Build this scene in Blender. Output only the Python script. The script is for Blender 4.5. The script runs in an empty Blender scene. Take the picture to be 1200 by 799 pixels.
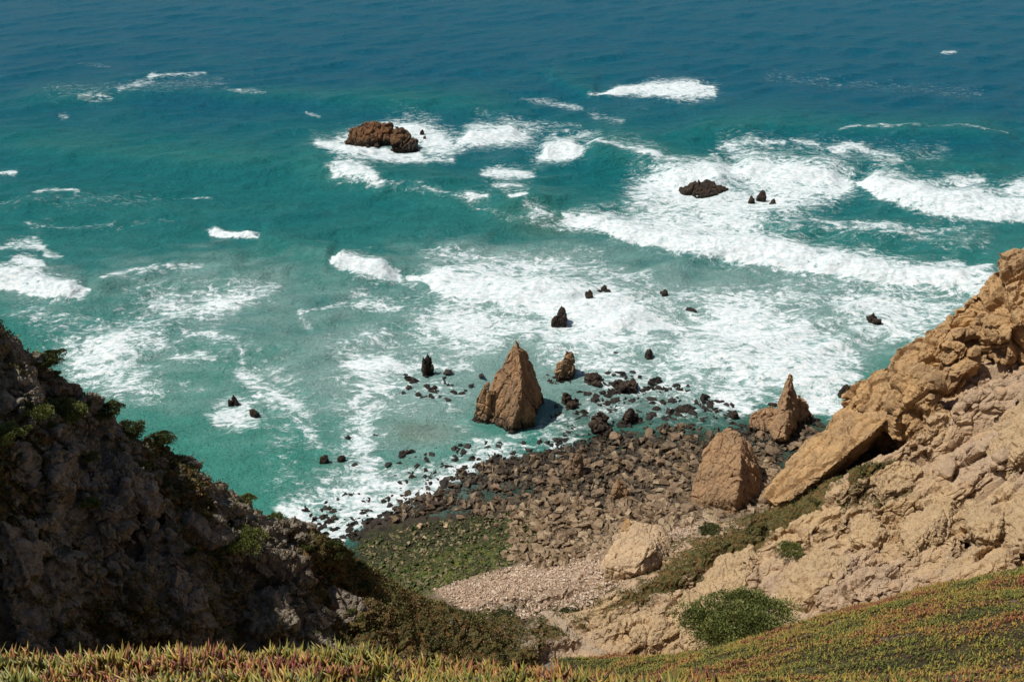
import bpy, bmesh, math, random
import numpy as np
from mathutils import Vector

# ------------------------------------------------------------------ camera, light, exposure
scene = bpy.context.scene
COL = scene.collection
PITCH = math.radians(28.0)
FPX = 1177.0
CAMZ = 100.0
cam_d = bpy.data.cameras.new('camera')
cam = bpy.data.objects.new('camera', cam_d)
COL.objects.link(cam)
cam.location = (0, 0, CAMZ)
cam.rotation_euler = (math.radians(90) - PITCH, 0, 0)
cam_d.sensor_width = 36.0
cam_d.lens = 36.0 * FPX / 1200.0
cam_d.clip_start = 0.1
cam_d.clip_end = 30000
scene.camera = cam

SUN_ELEV = math.radians(59.5)
SUN_AZ = math.radians(-90)        # direction the sun stands in: 0 = +Y, negative = left
sdir = Vector((math.sin(SUN_AZ) * math.cos(SUN_ELEV), math.cos(SUN_AZ) * math.cos(SUN_ELEV), math.sin(SUN_ELEV)))
sun_d = bpy.data.lights.new('sun', 'SUN')
sun_d.energy = 4.4
sun_d.angle = math.radians(0.5)
sun_d.color = (1.0, 0.955, 0.88)
sun = bpy.data.objects.new('sun', sun_d)
COL.objects.link(sun)
sun.rotation_euler = sdir.to_track_quat('Z', 'Y').to_euler()
sun.location = (-60, 0, 200)

world = bpy.data.worlds.new('World')
scene.world = world
world.use_nodes = True
nt = world.node_tree
sky = nt.nodes.new('ShaderNodeTexSky')
sky.sky_type = 'NISHITA'
sky.sun_disc = False
sky.sun_elevation = SUN_ELEV
sky.sun_rotation = SUN_AZ
sky.air_density = 1.0
sky.dust_density = 0.6
bg = nt.nodes['Background']
bg.inputs[1].default_value = 0.066
nt.links.new(sky.outputs[0], bg.inputs[0])
scene.view_settings.view_transform = 'Standard'
scene.view_settings.look = 'None'
scene.view_settings.exposure = 0.0
scene.view_settings.gamma = 1.0
scene.render.resolution_x = 1024
scene.render.resolution_y = 681

# ------------------------------------------------------------------ geometry of the view used to survey the place
CP, SP = math.cos(PITCH), math.sin(PITCH)
def W(px, py, Y):
    """world point seen at photo pixel (px,py) at forward distance Y"""
    u = (px - 600.0) / FPX; v = (399.5 - py) / FPX
    t = Y / (CP + v * SP)
    return (u * t, Y, CAMZ + (-SP + v * CP) * t)
def G(px, py, z=0.0):
    u = (px - 600.0) / FPX; v = (399.5 - py) / FPX
    t = (z - CAMZ) / (-SP + v * CP)
    return (u * t, (CP + v * SP) * t, z)
def to_px(x, y, z):
    """survey coordinates of world points (arrays)"""
    dz = z - CAMZ
    f = y * CP - dz * SP
    up = y * SP + dz * CP
    return 600 + FPX * x / f, 399.5 - FPX * up / f

# ------------------------------------------------------------------ numpy noise
rs = np.random.RandomState(7)
PERM = rs.permutation(256).astype(np.int32)
PERM = np.concatenate([PERM, PERM])
_g = rs.normal(size=(256, 3)); _g /= np.linalg.norm(_g, axis=1)[:, None]
GRAD = _g.astype(np.float32)
RND = rs.rand(256, 6).astype(np.float32)
def _hash(ix, iy, iz):
    return PERM[PERM[PERM[ix & 255] + (iy & 255)] + (iz & 255)]
def gnoise(P, off=0.0):
    P = np.asarray(P, np.float32) + np.float32(off)
    F = np.floor(P); I = F.astype(np.int32); f = (P - F)
    w = f * f * f * (f * (f * 6 - 15) + 10)
    out = 0
    for dx in (0, 1):
        wx = w[:, 0] if dx else 1 - w[:, 0]
        for dy in (0, 1):
            wy = w[:, 1] if dy else 1 - w[:, 1]
            for dz in (0, 1):
                wz = w[:, 2] if dz else 1 - w[:, 2]
                g = GRAD[_hash(I[:, 0] + dx, I[:, 1] + dy, I[:, 2] + dz)]
                d = g[:, 0] * (f[:, 0] - dx) + g[:, 1] * (f[:, 1] - dy) + g[:, 2] * (f[:, 2] - dz)
                out = out + wx * wy * wz * d
    return out * 1.6
def fbm(P, octs=4, gain=0.5, off=0.0, ridged=False):
    a = 1.0; s = 0; t = 0; P = np.asarray(P, np.float32)
    for o in range(octs):
        n = gnoise(P, off + 17.3 * o)
        if ridged: n = 1 - 2 * np.abs(n)
        s = s + a * n; t += a; a *= gain; P = P * 2.03
    return s / t
def cellplanes(P, off=0.0, tilt=1.0):
    """random tilted plane per Voronoi cell: blocky fractured rock"""
    P = np.asarray(P, np.float32) + np.float32(off)
    I = np.floor(P).astype(np.int32)
    best = np.full(len(P), 1e9, np.float32); second = best.copy(); val = np.zeros(len(P), np.float32)
    for dx in (-1, 0, 1):
        for dy in (-1, 0, 1):
            for dz in (-1, 0, 1):
                c = I + np.array([dx, dy, dz], np.int32)
                h = _hash(c[:, 0], c[:, 1], c[:, 2])
                r = RND[h]
                D = P - (c + 0.5 + (r[:, :3] - 0.5) * 0.95)
                d = (D * D).sum(1)
                m = d < best
                second = np.where(m, best, np.minimum(second, d))
                v = (r[:, 3] - 0.5) + tilt * (D * GRAD[(h * 7 + 13) & 255]).sum(1)
                val = np.where(m, v, val)
                best = np.where(m, d, best)
    edge = np.sqrt(second) - np.sqrt(best)
    return val, edge
def sstep(a, b, x):
    t = np.clip((x - a) / (b - a), 0, 1)
    return t * t * (3 - 2 * t)
def frame_scale(P, d, s_along, s_across):
    """scale coordinates: along direction d by s_along, across by s_across"""
    d = np.array(d, np.float32); d /= np.linalg.norm(d)
    a = P @ d
    return P * s_across + np.outer(a, d) * (s_along - s_across)

def seg_dist(X, Y, pts):
    """distance to polyline and signed side (positive = below the line in survey coords) """
    best = np.full(X.shape, 1e9, np.float32); side = np.zeros(X.shape, np.float32); par = np.zeros(X.shape, np.float32)
    n = len(pts) - 1
    for i in range(n):
        ax, ay = pts[i]; bx, by = pts[i + 1]
        dx, dy = bx - ax, by - ay
        L = dx * dx + dy * dy + 1e-9
        t = np.clip(((X - ax) * dx + (Y - ay) * dy) / L, 0, 1)
        ex = X - ax - t * dx; ey = Y - ay - t * dy
        d = np.sqrt(ex * ex + ey * ey)
        m = d < best
        best = np.where(m, d, best)
        side = np.where(m, dx * (Y - ay) - dy * (X - ax), side)
        par = np.where(m, (i + t) / n, par)
    return best, side, par
def in_poly(X, Y, poly):
    c = np.zeros(X.shape, bool); n = len(poly); j = n - 1
    for i in range(n):
        xi, yi = poly[i]; xj, yj = poly[j]
        c ^= ((yi > Y) != (yj > Y)) & (X < (xj - xi) * (Y - yi) / (yj - yi + 1e-9) + xi)
        j = i
    return c
def poly_soft(X, Y, poly, soft):
    """1 inside, 0 outside, soft edge"""
    d, _, _ = seg_dist(X, Y, list(poly) + [poly[0]])
    s = np.where(in_poly(X, Y, poly), d, -d)
    return sstep(-soft, soft, s)

# ------------------------------------------------------------------ mesh helpers
def make_mesh(name, V, F, smooth=True, attrs=None, mat=None):
    me = bpy.data.meshes.new(name)
    V = np.asarray(V, np.float32); F = np.asarray(F, np.int32)
    k = F.shape[1]
    me.vertices.add(len(V)); me.vertices.foreach_set('co', V.ravel())
    me.loops.add(F.size); me.loops.foreach_set('vertex_index', F.ravel())
    me.polygons.add(len(F)); me.polygons.foreach_set('loop_start', np.arange(0, F.size, k, dtype=np.int32))
    me.polygons.foreach_set('use_smooth', np.full(len(F), smooth))
    me.update(calc_edges=True)
    me.validate()
    for an, av in (attrs or {}).items():
        av = np.asarray(av, np.float32)
        if av.ndim == 1:
            a = me.attributes.new(an, 'FLOAT', 'POINT'); a.data.foreach_set('value', av)
        else:
            a = me.attributes.new(an, 'FLOAT_COLOR', 'POINT')
            if av.shape[1] == 3: av = np.hstack([av, np.ones((len(av), 1), np.float32)])
            a.data.foreach_set('color', av.ravel())
    if mat: me.materials.append(mat)
    return me
def link(name, me, loc=(0, 0, 0), parent=None):
    o = bpy.data.objects.new(name, me); COL.objects.link(o); o.location = loc
    if parent: o.parent = parent
    return o
def tag(o, label=None, cat=None, group=None, kind=None):
    if label: o['label'] = label
    if cat: o['category'] = cat
    if group: o['group'] = group
    if kind: o['kind'] = kind
    return o
def grid_faces(nr, nc):
    i = np.arange(nr * nc, dtype=np.int32).reshape(nr, nc)
    return np.stack([i[:-1, :-1], i[:-1, 1:], i[1:, 1:], i[1:, :-1]], -1).reshape(-1, 4)
def grid_normals(P):
    """P (nr,nc,3)"""
    a = np.gradient(P, axis=0); b = np.gradient(P, axis=1)
    n = np.cross(b, a); n /= np.linalg.norm(n, axis=2)[..., None] + 1e-9
    return np.where(n[..., 2:3] < 0, -n, n)
def mesh_arrays(me):
    V = np.empty(len(me.vertices) * 3, np.float32); me.vertices.foreach_get('co', V)
    N = np.empty(len(me.vertices) * 3, np.float32); me.vertices.foreach_get('normal', N)
    return V.reshape(-1, 3), N.reshape(-1, 3)

# ------------------------------------------------------------------ material helpers
class NT:
    def __init__(s, name):
        s.m = bpy.data.materials.new(name); s.m.use_nodes = True
        s.t = s.m.node_tree; s.b = s.t.nodes['Principled BSDF']
        s.pos = s.t.nodes.new('ShaderNodeNewGeometry').outputs['Position']
    def n(s, typ, **kw):
        nd = s.t.nodes.new(typ)
        for k, v in kw.items(): setattr(nd, k, v)
        return nd
    def l(s, a, b): s.t.links.new(a, b)
    def setin(s, inp, v):
        if isinstance(v, bpy.types.NodeSocket): s.l(v, inp)
        else: inp.default_value = v
    def math(s, op, a, b=0.0, c=0.0, clamp=False):
        nd = s.n('ShaderNodeMath', operation=op, use_clamp=clamp)
        s.setin(nd.inputs[0], a); s.setin(nd.inputs[1], b)
        if len(nd.inputs) > 2: s.setin(nd.inputs[2], c)
        return nd.outputs[0]
    def vmul(s, a, v):
        nd = s.n('ShaderNodeVectorMath', operation='MULTIPLY'); s.l(a, nd.inputs[0]); nd.inputs[1].default_value = v
        return nd.outputs[0]
    def vadd(s, a, b):
        nd = s.n('ShaderNodeVectorMath', operation='ADD'); s.l(a, nd.inputs[0]); s.l(b, nd.inputs[1]); return nd.outputs[0]
    def noise(s, vec, scale, detail=5, rough=0.6, dist=0.0, col=False, lac=2.0):
        nd = s.n('ShaderNodeTexNoise'); s.l(vec, nd.inputs['Vector'])
        nd.inputs['Scale'].default_value = scale; nd.inputs['Detail'].default_value = detail
        nd.inputs['Roughness'].default_value = rough; nd.inputs['Distortion'].default_value = dist
        nd.inputs['Lacunarity'].default_value = lac
        return nd.outputs['Color' if col else 'Fac']
    def voro(s, vec, scale, feature='F1', out='Distance'):
        nd = s.n('ShaderNodeTexVoronoi', feature=feature); s.l(vec, nd.inputs['Vector'])
        nd.inputs['Scale'].default_value = scale
        return nd.outputs[out]
    def ramp(s, fac, a, b, lo=0.0, hi=1.0):
        nd = s.n('ShaderNodeMapRange', interpolation_type='SMOOTHSTEP')
        s.l(fac, nd.inputs[0]); s.setin(nd.inputs[1], a); s.setin(nd.inputs[2], b)
        nd.inputs[3].default_value = lo; nd.inputs[4].default_value = hi
        return nd.outputs[0]
    def mix(s, fac, a, b, blend='MIX'):
        nd = s.n('ShaderNodeMix', data_type='RGBA', blend_type=blend)
        s.setin(nd.inputs[0], fac)
        for i, v in ((6, a), (7, b)):
            if isinstance(v, bpy.types.NodeSocket): s.l(v, nd.inputs[i])
            else: nd.inputs[i].default_value = (*v, 1) if len(v) == 3 else v
        return nd.outputs[2]
    def attr(s, name, out='Fac'):
        nd = s.n('ShaderNodeAttribute', attribute_name=name); return nd.outputs[out]
    def bump(s, h, strength, dist, prev=None):
        nd = s.n('ShaderNodeBump'); s.l(h, nd.inputs['Height'])
        nd.inputs['Strength'].default_value = strength; nd.inputs['Distance'].default_value = dist
        if prev: s.l(prev, nd.inputs['Normal'])
        return nd.outputs[0]
    def done(s, col, rough=0.85, normal=None, spec=0.3):
        s.setin(s.b.inputs['Base Color'], col if isinstance(col, bpy.types.NodeSocket) else (*col, 1))
        s.setin(s.b.inputs['Roughness'], rough)
        s.b.inputs['Specular IOR Level'].default_value = spec
        if normal: s.l(normal, s.b.inputs['Normal'])
        return s.m

def rock_material(name, a, b, c, dark, wet=None, fine=1.0, strat=(1, 1, 1), lichen=None):
    """a,b broad colours, c pale patches, dark stain colour; wet = (z0,z1) tide line"""
    m = NT(name)
    sv = m.vmul(m.pos, strat)
    n1 = m.noise(sv, 0.22 * fine, 6, 0.62, 0.4)
    n2 = m.noise(m.pos, 1.1 * fine, 7, 0.7)
    n3 = m.noise(sv, 4.5 * fine, 5, 0.7)
    col = m.mix(m.ramp(n1, 0.38, 0.62), a, b)
    col = m.mix(m.ramp(n2, 0.52, 0.72), col, c)
    col = m.mix(m.ramp(n3, 0.50, 0.30, 0, 0.55), col, dark)
    st = m.noise(sv, 0.5 * fine, 8, 0.75)
    col = m.mix(m.ramp(st, 0.56, 0.68, 0, 0.6), col, dark)
    if lichen:
        ln = m.noise(m.pos, 0.7 * fine, 8, 0.75, 0.3)
        col = m.mix(m.ramp(ln, 0.60, 0.66, 0, 0.8), col, lichen)
    rough = 0.88
    if wet:
        sep = m.n('ShaderNodeSeparateXYZ'); m.l(m.pos, sep.inputs[0])
        z = m.math('ADD', sep.outputs[2], m.math('MULTIPLY', m.math('SUBTRACT', n2, 0.5), wet[1] * 2.2))
        w = m.ramp(z, wet[0], wet[1], 1, 0)
        col = m.mix(m.math('MULTIPLY', w, 0.93), col, (0.022, 0.019, 0.015))
        rough = m.ramp(w, 0, 1, 0.88, 0.42)
    h1 = m.noise(sv, 1.6 * fine, 9, 0.72)
    e = m.voro(m.vadd(sv, m.vmul(m.noise(m.pos, 1.0, 3, 0.5, col=True), (0.9, 0.9, 0.9))), 0.9 * fine, 'DISTANCE_TO_EDGE')
    cr = m.ramp(e, 0.0, 0.05)
    nb = m.bump(cr, 0.35, 0.25 / fine)
    nb = m.bump(h1, 0.8, 0.55 / fine, nb)
    nb = m.bump(m.noise(m.pos, 9 * fine, 5, 0.7), 0.6, 0.08 / fine, nb)
    return m.done(col, rough, nb, 0.25)

M_STACK = rock_material('sea stack rock', (0.40, 0.235, 0.12), (0.29, 0.185, 0.105), (0.46, 0.30, 0.17), (0.10, 0.065, 0.045), wet=(0.3, 3.4), fine=1.2, strat=(1, 1, 0.45))
M_STACK2 = rock_material('orange stack rock', (0.43, 0.265, 0.14), (0.33, 0.21, 0.115), (0.48, 0.32, 0.19), (0.14, 0.085, 0.05), wet=(0.6, 1.9), fine=1.2, strat=(1, 1, 0.5))
M_ISLE = rock_material('island rock', (0.24, 0.115, 0.05), (0.13, 0.08, 0.045), (0.27, 0.16, 0.08), (0.05, 0.035, 0.025), wet=(1.2, 4.2), fine=0.6)
M_DARK = rock_material('dark wet rock', (0.075, 0.05, 0.034), (0.045, 0.036, 0.03), (0.13, 0.095, 0.06), (0.02, 0.016, 0.013), wet=(-0.2, 1.1), fine=1.4)
M_BROWN = rock_material('brown boulder rock', (0.31, 0.21, 0.13), (0.21, 0.145, 0.09), (0.41, 0.30, 0.19), (0.075, 0.05, 0.034), wet=(0.0, 0.75), fine=1.6)
M_PALE = rock_material('pale boulder rock', (0.62, 0.44, 0.26), (0.54, 0.39, 0.24), (0.70, 0.55, 0.36), (0.22, 0.14, 0.08), fine=1.2)
M_SPUR = rock_material('ochre spur rock', (0.58, 0.36, 0.165), (0.43, 0.275, 0.14), (0.60, 0.42, 0.23), (0.13, 0.085, 0.05), wet=(0.2, 1.8), fine=0.9, lichen=(0.20, 0.17, 0.06))

# terrain: colours come from attributes for what grows or lies where
def terrain_material():
    m = NT('cliff and slope ground')
    R = m.attr('rockcol', 'Color'); veg = m.attr('veg'); gravel = m.attr('gravel'); algae = m.attr('algae'); wet = m.attr('wet')
    sv = m.vmul(m.pos, (1, 1, 0.8))
    n1 = m.noise(sv, 0.2, 6, 0.62, 0.4); n2 = m.noise(m.pos, 1.0, 7, 0.7); n3 = m.noise(sv, 4.1, 5, 0.7)
    def tint(k): return m.mix(1.0, R, k, 'MULTIPLY')
    col = m.mix(m.ramp(n1, 0.38, 0.62), tint((1.0, 1.0, 1.0)), tint((0.86, 0.88, 0.95)))
    col = m.mix(m.ramp(n2, 0.52, 0.72), col, tint((1.12, 1.17, 1.27)))
    dk = tint((0.40, 0.37, 0.38))
    col = m.mix(m.ramp(n3, 0.50, 0.30, 0, 0.55), col, dk)
    col = m.mix(m.ramp(m.noise(sv, 0.45, 8, 0.75), 0.56, 0.68, 0, 0.55), col, dk)
    col = m.mix(m.ramp(m.noise(m.pos, 0.35, 8, 0.75), 0.54, 0.66, 0, 0.45), col, tint((1.05, 0.86, 0.62)))
    # gravel beach
    vc = m.n('ShaderNodeTexVoronoi'); m.l(m.pos, vc.inputs['Vector']); vc.inputs['Scale'].default_value = 3.2
    gs = m.n('ShaderNodeSeparateColor'); m.l(vc.outputs['Color'], gs.inputs[0])
    gc = m.mix(gs.outputs[0], (0.46, 0.32, 0.21), (0.68, 0.52, 0.38))
    gc = m.mix(m.ramp(vc.outputs['Distance'], 0.35, 0.7, 0, 0.6), gc, (0.14, 0.09, 0.06))
    col = m.mix(gravel, col, gc)
    # algae / seaweed
    an = m.noise(m.pos, 0.8, 8, 0.75, 0.5)
    ac = m.mix(m.ramp(n2, 0.4, 0.62), (0.04, 0.065, 0.018), (0.17, 0.175, 0.035))
    ac = m.mix(m.ramp(m.noise(m.pos, 0.45, 6, 0.7), 0.48, 0.62), ac, (0.055, 0.05, 0.022))
    am = m.ramp(m.math('ADD', an, m.math('MULTIPLY', algae, 0.6)), 0.66, 0.82)
    col = m.mix(am, col, ac)
    wm = m.ramp(m.math('ADD', m.math('MULTIPLY', n2, 0.5), wet), 0.45, 0.95)
    col = m.mix(m.math('MULTIPLY', wm, 0.72), col, (0.028, 0.024, 0.018))
    # plants creeping over the ground
    vd = m.vmul(m.pos, (0.8, 1.3, 0.8))
    vn = m.math('ADD', m.math('ADD', m.math('MULTIPLY', m.noise(vd, 0.42, 9, 0.72, 0.8), 0.75), m.math('MULTIPLY', m.noise(m.pos, 2.6, 6, 0.7), 0.25)), m.math('MULTIPLY', m.math('SUBTRACT', veg, 0.5), 0.55))
    vm = m.ramp(vn, 0.50, 0.57)
    g1 = m.mix(m.ramp(m.noise(m.pos, 3.1, 6, 0.75), 0.38, 0.62), (0.045, 0.045, 0.018), (0.15, 0.13, 0.04))
    g1 = m.mix(m.ramp(m.noise(m.pos, 1.3, 7, 0.7, 0.3), 0.47, 0.60), g1, (0.20, 0.10, 0.035))
    g1 = m.mix(m.ramp(m.noise(m.pos, 11, 4, 0.7), 0.5, 0.7, 0, 0.7), g1, (0.20, 0.155, 0.06))
    col = m.mix(vm, col, g1)
    e = m.voro(m.vadd(sv, m.vmul(m.noise(m.pos, 1.0, 3, 0.5, col=True), (0.9, 0.9, 0.9))), 0.8, 'DISTANCE_TO_EDGE')
    nb = m.bump(m.ramp(e, 0.0, 0.05), 0.35, 0.28)
    nb = m.bump(m.noise(sv, 1.45, 9, 0.72), 0.8, 0.6, nb)
    nb = m.bump(m.noise(m.pos, 8.1, 5, 0.7), 0.6, 0.09, nb)
    nb = m.bump(vm, 0.5, 0.25, nb)
    return m.done(col, m.ramp(wm, 0, 1, 0.92, 0.5), nb, 0.2)
M_TERR = terrain_material()

# ------------------------------------------------------------------ terrain height field
ctrl = []
def c(p): ctrl.append(p)
# left headland crest and face
for px, py, Y in ((-120, 300, 70), (0, 383, 75), (55, 425, 77), (100, 462, 78), (200, 520, 80), (250, 560, 81), (330, 600, 83), (400, 645, 85), (470, 682, 87), (560, 718, 88),
                  (0, 765, 54), (-100, 700, 45), (100, 765, 59), (200, 765, 65), (400, 765, 74), (300, 765, 70.5), (520, 765, 80), (100, 600, 67), (250, 660, 72), (0, 560, 61), (400, 700, 80), (600, 745, 88),
                  (620, 738, 91), (660, 752, 90)):
    c(W(px, py, Y))
for p in ((-50, 112, 0), (-36, 110, 0), (-26, 106, -0.5), (-15, 104, 1), (-8, 103, 2.5), (-75, 62, 96), (-112, 50, 118), (-85, 100, 50), (-110, 130, 10), (-140, 90, 100), (-70, 118, 0),  # high points far left: unseen hill added to cast shade on the headland face
          (-62, 15, 96), (-42, -5, 100), (-48, 34, 62), (-30, 38, 50), (-20, 48, 36), (-5, 62, 22), (4, 74, 14), (9, 84, 9.5), (-24, 14, 88), (-22, 26, 66), (-10, 30, 58), (0, 40, 48), (2, 55, 27)): c(p)
# foreground slope
for px, py, Y in ((0, 781, 6.8), (150, 776, 7), (300, 776, 7), (450, 777, 7), (540, 780, 6.8), (0, 799, 5), (250, 799, 5), (520, 799, 5), (590, 799, 6.2),
                  (640, 799, 13), (640, 772, 25), (700, 775, 27), (760, 799, 17), (800, 776, 25), (870, 755, 25), (900, 799, 14), (1000, 799, 11.5), (1100, 799, 10), (1200, 799, 9),
                  (1200, 730, 14), (1200, 690, 20), (1200, 668, 24), (1100, 705, 19), (1080, 690, 24.5), (1000, 735, 19), (950, 726, 24.5), (1300, 660, 24), (1300, 760, 12)):
    c(W(px, py, Y))
for p in ((0, 0, 98.3), (-5, 1, 98), (5, 1, 98.2), (-8, 8, 91), (-3, 9.2, 90), (0, 9, 89.5), (-2, 14, 82), (-8, 14, 80), (0, 20, 76.5), (-6, 22, 70), (6, 36, 58), (12, 38, 58), (20, 38, 52), (32, 36, 56), (8, 55, 36), (20, 60, 33),
          (34, 60, 40), (55, 50, 50), (58, 20, 95), (30, 0, 98), (60, 0, 104), (0, -20, 102), (-40, -30, 106), (40, -30, 106), (80, 30, 104), (90, 70, 78), (120, 60, 104), (-90, -20, 115), (16, 72, 20)): c(p)
# right cliff face and its foot
for px, py, Y in ((730, 690, 101), (700, 730, 95), (715, 768, 87), (800, 770, 85), (760, 720, 95), (820, 680, 99), (800, 640, 111), (880, 640, 104), (900, 690, 92), (900, 610, 114), (1000, 550, 117), (960, 570, 117),
                  (1000, 700, 86), (1000, 640, 97), (1000, 600, 105), (1060, 530, 116), (1110, 500, 121), (1100, 640, 92), (1200, 660, 82), (1200, 590, 92), (1200, 500, 105), (1200, 440, 114), (1150, 470, 116), (1300, 640, 85), (1300, 450, 112), (1130, 560, 104)):
    c(W(px, py, Y))
for p in ((95, 105, 62), (100, 135, 55), (58, 152, -1), (75, 160, -1), (46, 142, -1), (100, 165, 8), (130, 170, 30), (140, 120, 90), (80, 150, 12), (120, 185, -1)): c(p)
# shore
for z, L in ((-3, ((300, 540), (420, 530), (520, 470), (600, 420), (700, 420), (800, 430), (900, 430), (980, 420), (1100, 380))),
             (-8, ((0, 300), (300, 300), (600, 300), (900, 300), (1200, 260), (600, 120), (0, 120), (1200, 120))),
             (-0.5, ((385, 620), (480, 570), (560, 530), (640, 512), (740, 488), (820, 490), (890, 492), (960, 480))),
             (0.25, ((450, 615), (500, 590), (570, 565), (640, 545), (690, 530), (760, 515), (830, 520), (900, 515), (950, 505))),
             (0.45, ((450, 650), (520, 630), (600, 600), (690, 575), (760, 555))), (1.3, ((430, 680), (520, 660), (600, 640), (700, 615), (800, 590), (880, 570), (910, 540))),
             (3.2, ((520, 695), (640, 668), (720, 640), (800, 622), (860, 605), (905, 592))), (4.8, ((570, 712), (660, 695), (700, 682))), (6, ((620, 722), (670, 716)))):
    for px, py in L: c(G(px, py, z))
CT = np.array(ctrl, np.float64)
# thin out coincident controls
keep = []
for i in range(len(CT)):
    if all(np.hypot(*(CT[i, :2] - CT[j, :2])) > 0.6 for j in keep): keep.append(i)
CT = CT[keep]
def rbf_fit(C):
    n = len(C); D = np.hypot(C[:, None, 0] - C[None, :, 0], C[:, None, 1] - C[None, :, 1])
    A = np.zeros((n + 3, n + 3)); A[:n, :n] = D; A[:n, n] = 1; A[:n, n + 1:n + 3] = C[:, :2]; A[n:, :n] = A[:n, n:].T
    b = np.zeros(n + 3); b[:n] = C[:, 2]
    return np.linalg.solve(A, b)
WT = rbf_fit(CT)
def height(X, Y):
    X = np.asarray(X, np.float64).ravel(); Y = np.asarray(Y, np.float64).ravel(); n = len(CT); out = np.empty(len(X))
    for s in range(0, len(X), 100000):
        x = X[s:s + 100000]; y = Y[s:s + 100000]
        # a softened distance keeps the surface from having cone tips at the controls
        D = np.sqrt((x[:, None] - CT[None, :, 0]) ** 2 + (y[:, None] - CT[None, :, 1]) ** 2 + 0.15)
        out[s:s + 100000] = D @ WT[:n] + WT[n] + WT[n + 1] * x + WT[n + 2] * y
    return out.astype(np.float32)

def land_zones(x, y, z):
    """zone weights, all functions of the place on the ground"""
    px, py = to_px(x, y, np.maximum(z, 0))
    near = sstep(46, 36, y)
    shore = sstep(5.2, 3.2, z) * sstep(92, 98, y)
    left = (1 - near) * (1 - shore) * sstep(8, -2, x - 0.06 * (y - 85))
    return near, shore, left, px, py

azin = np.linspace(-29.5, 29.5, 1050); azl = -29.5 - np.linspace(1, 26, 50)[::-1]; azr = 29.5 + np.linspace(1, 26, 50)
AZ = np.tan(np.radians(np.concatenate([azl, azin, azr])))
YR = np.concatenate([np.linspace(26, 50, 60), np.linspace(50.3, 100, 300), np.linspace(100.2, 142, 210), np.linspace(142.5, 190, 70)])
YY, AA = np.meshgrid(YR, AZ, indexing='ij'); XX = YY * AA
H = height(XX, YY).reshape(XX.shape)
P0 = np.stack([XX, YY, H], -1).astype(np.float32); N0 = grid_normals(P0)
nr, nc = XX.shape
P = P0.reshape(-1, 3); N = N0.reshape(-1, 3)
near, shore, left, tpx, tpy = land_zones(P[:, 0], P[:, 1], P[:, 2])
right = (1 - near) * (1 - shore) * (1 - left)
DL = (0.6, 0.25, -0.76)      # dip of the beds on the left headland
DR = (0.75, 0.25, 0.60)      # on the right
qL = frame_scale(P, DL, 0.6, 1.0); qR = frame_scale(P, DR, 0.34, 1.0)
q = np.where(left[:, None] > 0.5, qL, qR)
warp = np.stack([gnoise(q * 0.12, 5), gnoise(q * 0.12, 25), gnoise(q * 0.12, 45)], 1)
qw = q + warp * np.where(left > 0.5, 3.0, 1.3)[:, None]
a5, e5 = cellplanes(qw * 4.3, 61.0, 0.8)
am_, em_ = cellplanes((P + warp * 0.35) * 0.6, 71.0, 0.75)
mid = am_ - 0.5 * sstep(0.12, 0.0, em_)
crk = 1 - np.abs(gnoise(q * 0.16, 301)) * 9; crk = np.clip(crk, 0, 1) ** 2
crk2 = np.clip(1 - np.abs(gnoise(q * 0.42, 333)) * 8, 0, 1) ** 2
a1, e1 = cellplanes(qw * 0.11, 3.0, 0.8)
a2, e2 = cellplanes(qw * 0.33, 9.0, 0.8)
a3, e3 = cellplanes(qw * 0.95, 31.0, 0.8)
a4, e4 = cellplanes(qw * 2.1, 57.0, 0.8)
rg = fbm(q * 0.07, 5, 0.55, 2, True)
fb = fbm(P * 0.5, 5, 0.6, 8)
rough_l = (rg - 0.5) * 2.2 + a1 * 1.9 + a2 * 1.2 + fb * 0.4 - 0.9 * sstep(0.10, 0, e1) - 0.5 * sstep(0.08, 0, e2) - 1.0
rough_r = (rg - 0.2) * 2.2 + a1 * 3.6 + a2 * 1.2 + fb * 0.25 - 1.6 * crk - 0.8 * crk2 - 1.5 * sstep(0.08, 0, e1) - 0.5 * sstep(0.08, 0, e2)
cellb = 0.9 * a3 * 0.5 + fb * 0.35 + 0.5 * fbm(P * 0.16, 3, 0.5, 77)
slope = np.clip(1.35 - N[:, 2] ** 2 * 0.9, 0.35, 1.2)
# smoother talus strip where the plants creep, below the spur
strip = seg_dist(tpx, tpy, [(1040, 500), (985, 545), (900, 600), (800, 650), (700, 705), (650, 735)])[0]
calm = 1 - 0.55 * sstep(34, 12, strip) * right
amp_edge = sstep(26, 34, P[:, 1])
low = sstep(-2, 6, P[:, 2])
tailf = poly_soft(tpx, tpy, [(400, 640), (470, 660), (560, 700), (720, 760), (720, 800), (480, 800), (440, 720)], 25)
disp = left * rough_l * 0.85 * slope * (1 - 0.62 * tailf) + right * rough_r * calm * slope * (0.35 + 0.65 * low) + shore * (cellb * 0.5 + 0.75 * fbm(P * 0.085, 3, 0.55, 404) * sstep(2.6, 0.9, P[:, 2])) + near * (fb * 0.5)
dg_ = (disp * amp_edge).reshape(nr, nc)
for _ in range(1):
    dg_[1:-1] = 0.25 * dg_[:-2] + 0.5 * dg_[1:-1] + 0.25 * dg_[2:]
    dg_[:, 1:-1] = 0.25 * dg_[:, :-2] + 0.5 * dg_[:, 1:-1] + 0.25 * dg_[:, 2:]
cnr = fbm(P * 0.12, 3, 0.5, 555)
cl_ = 0
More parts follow.
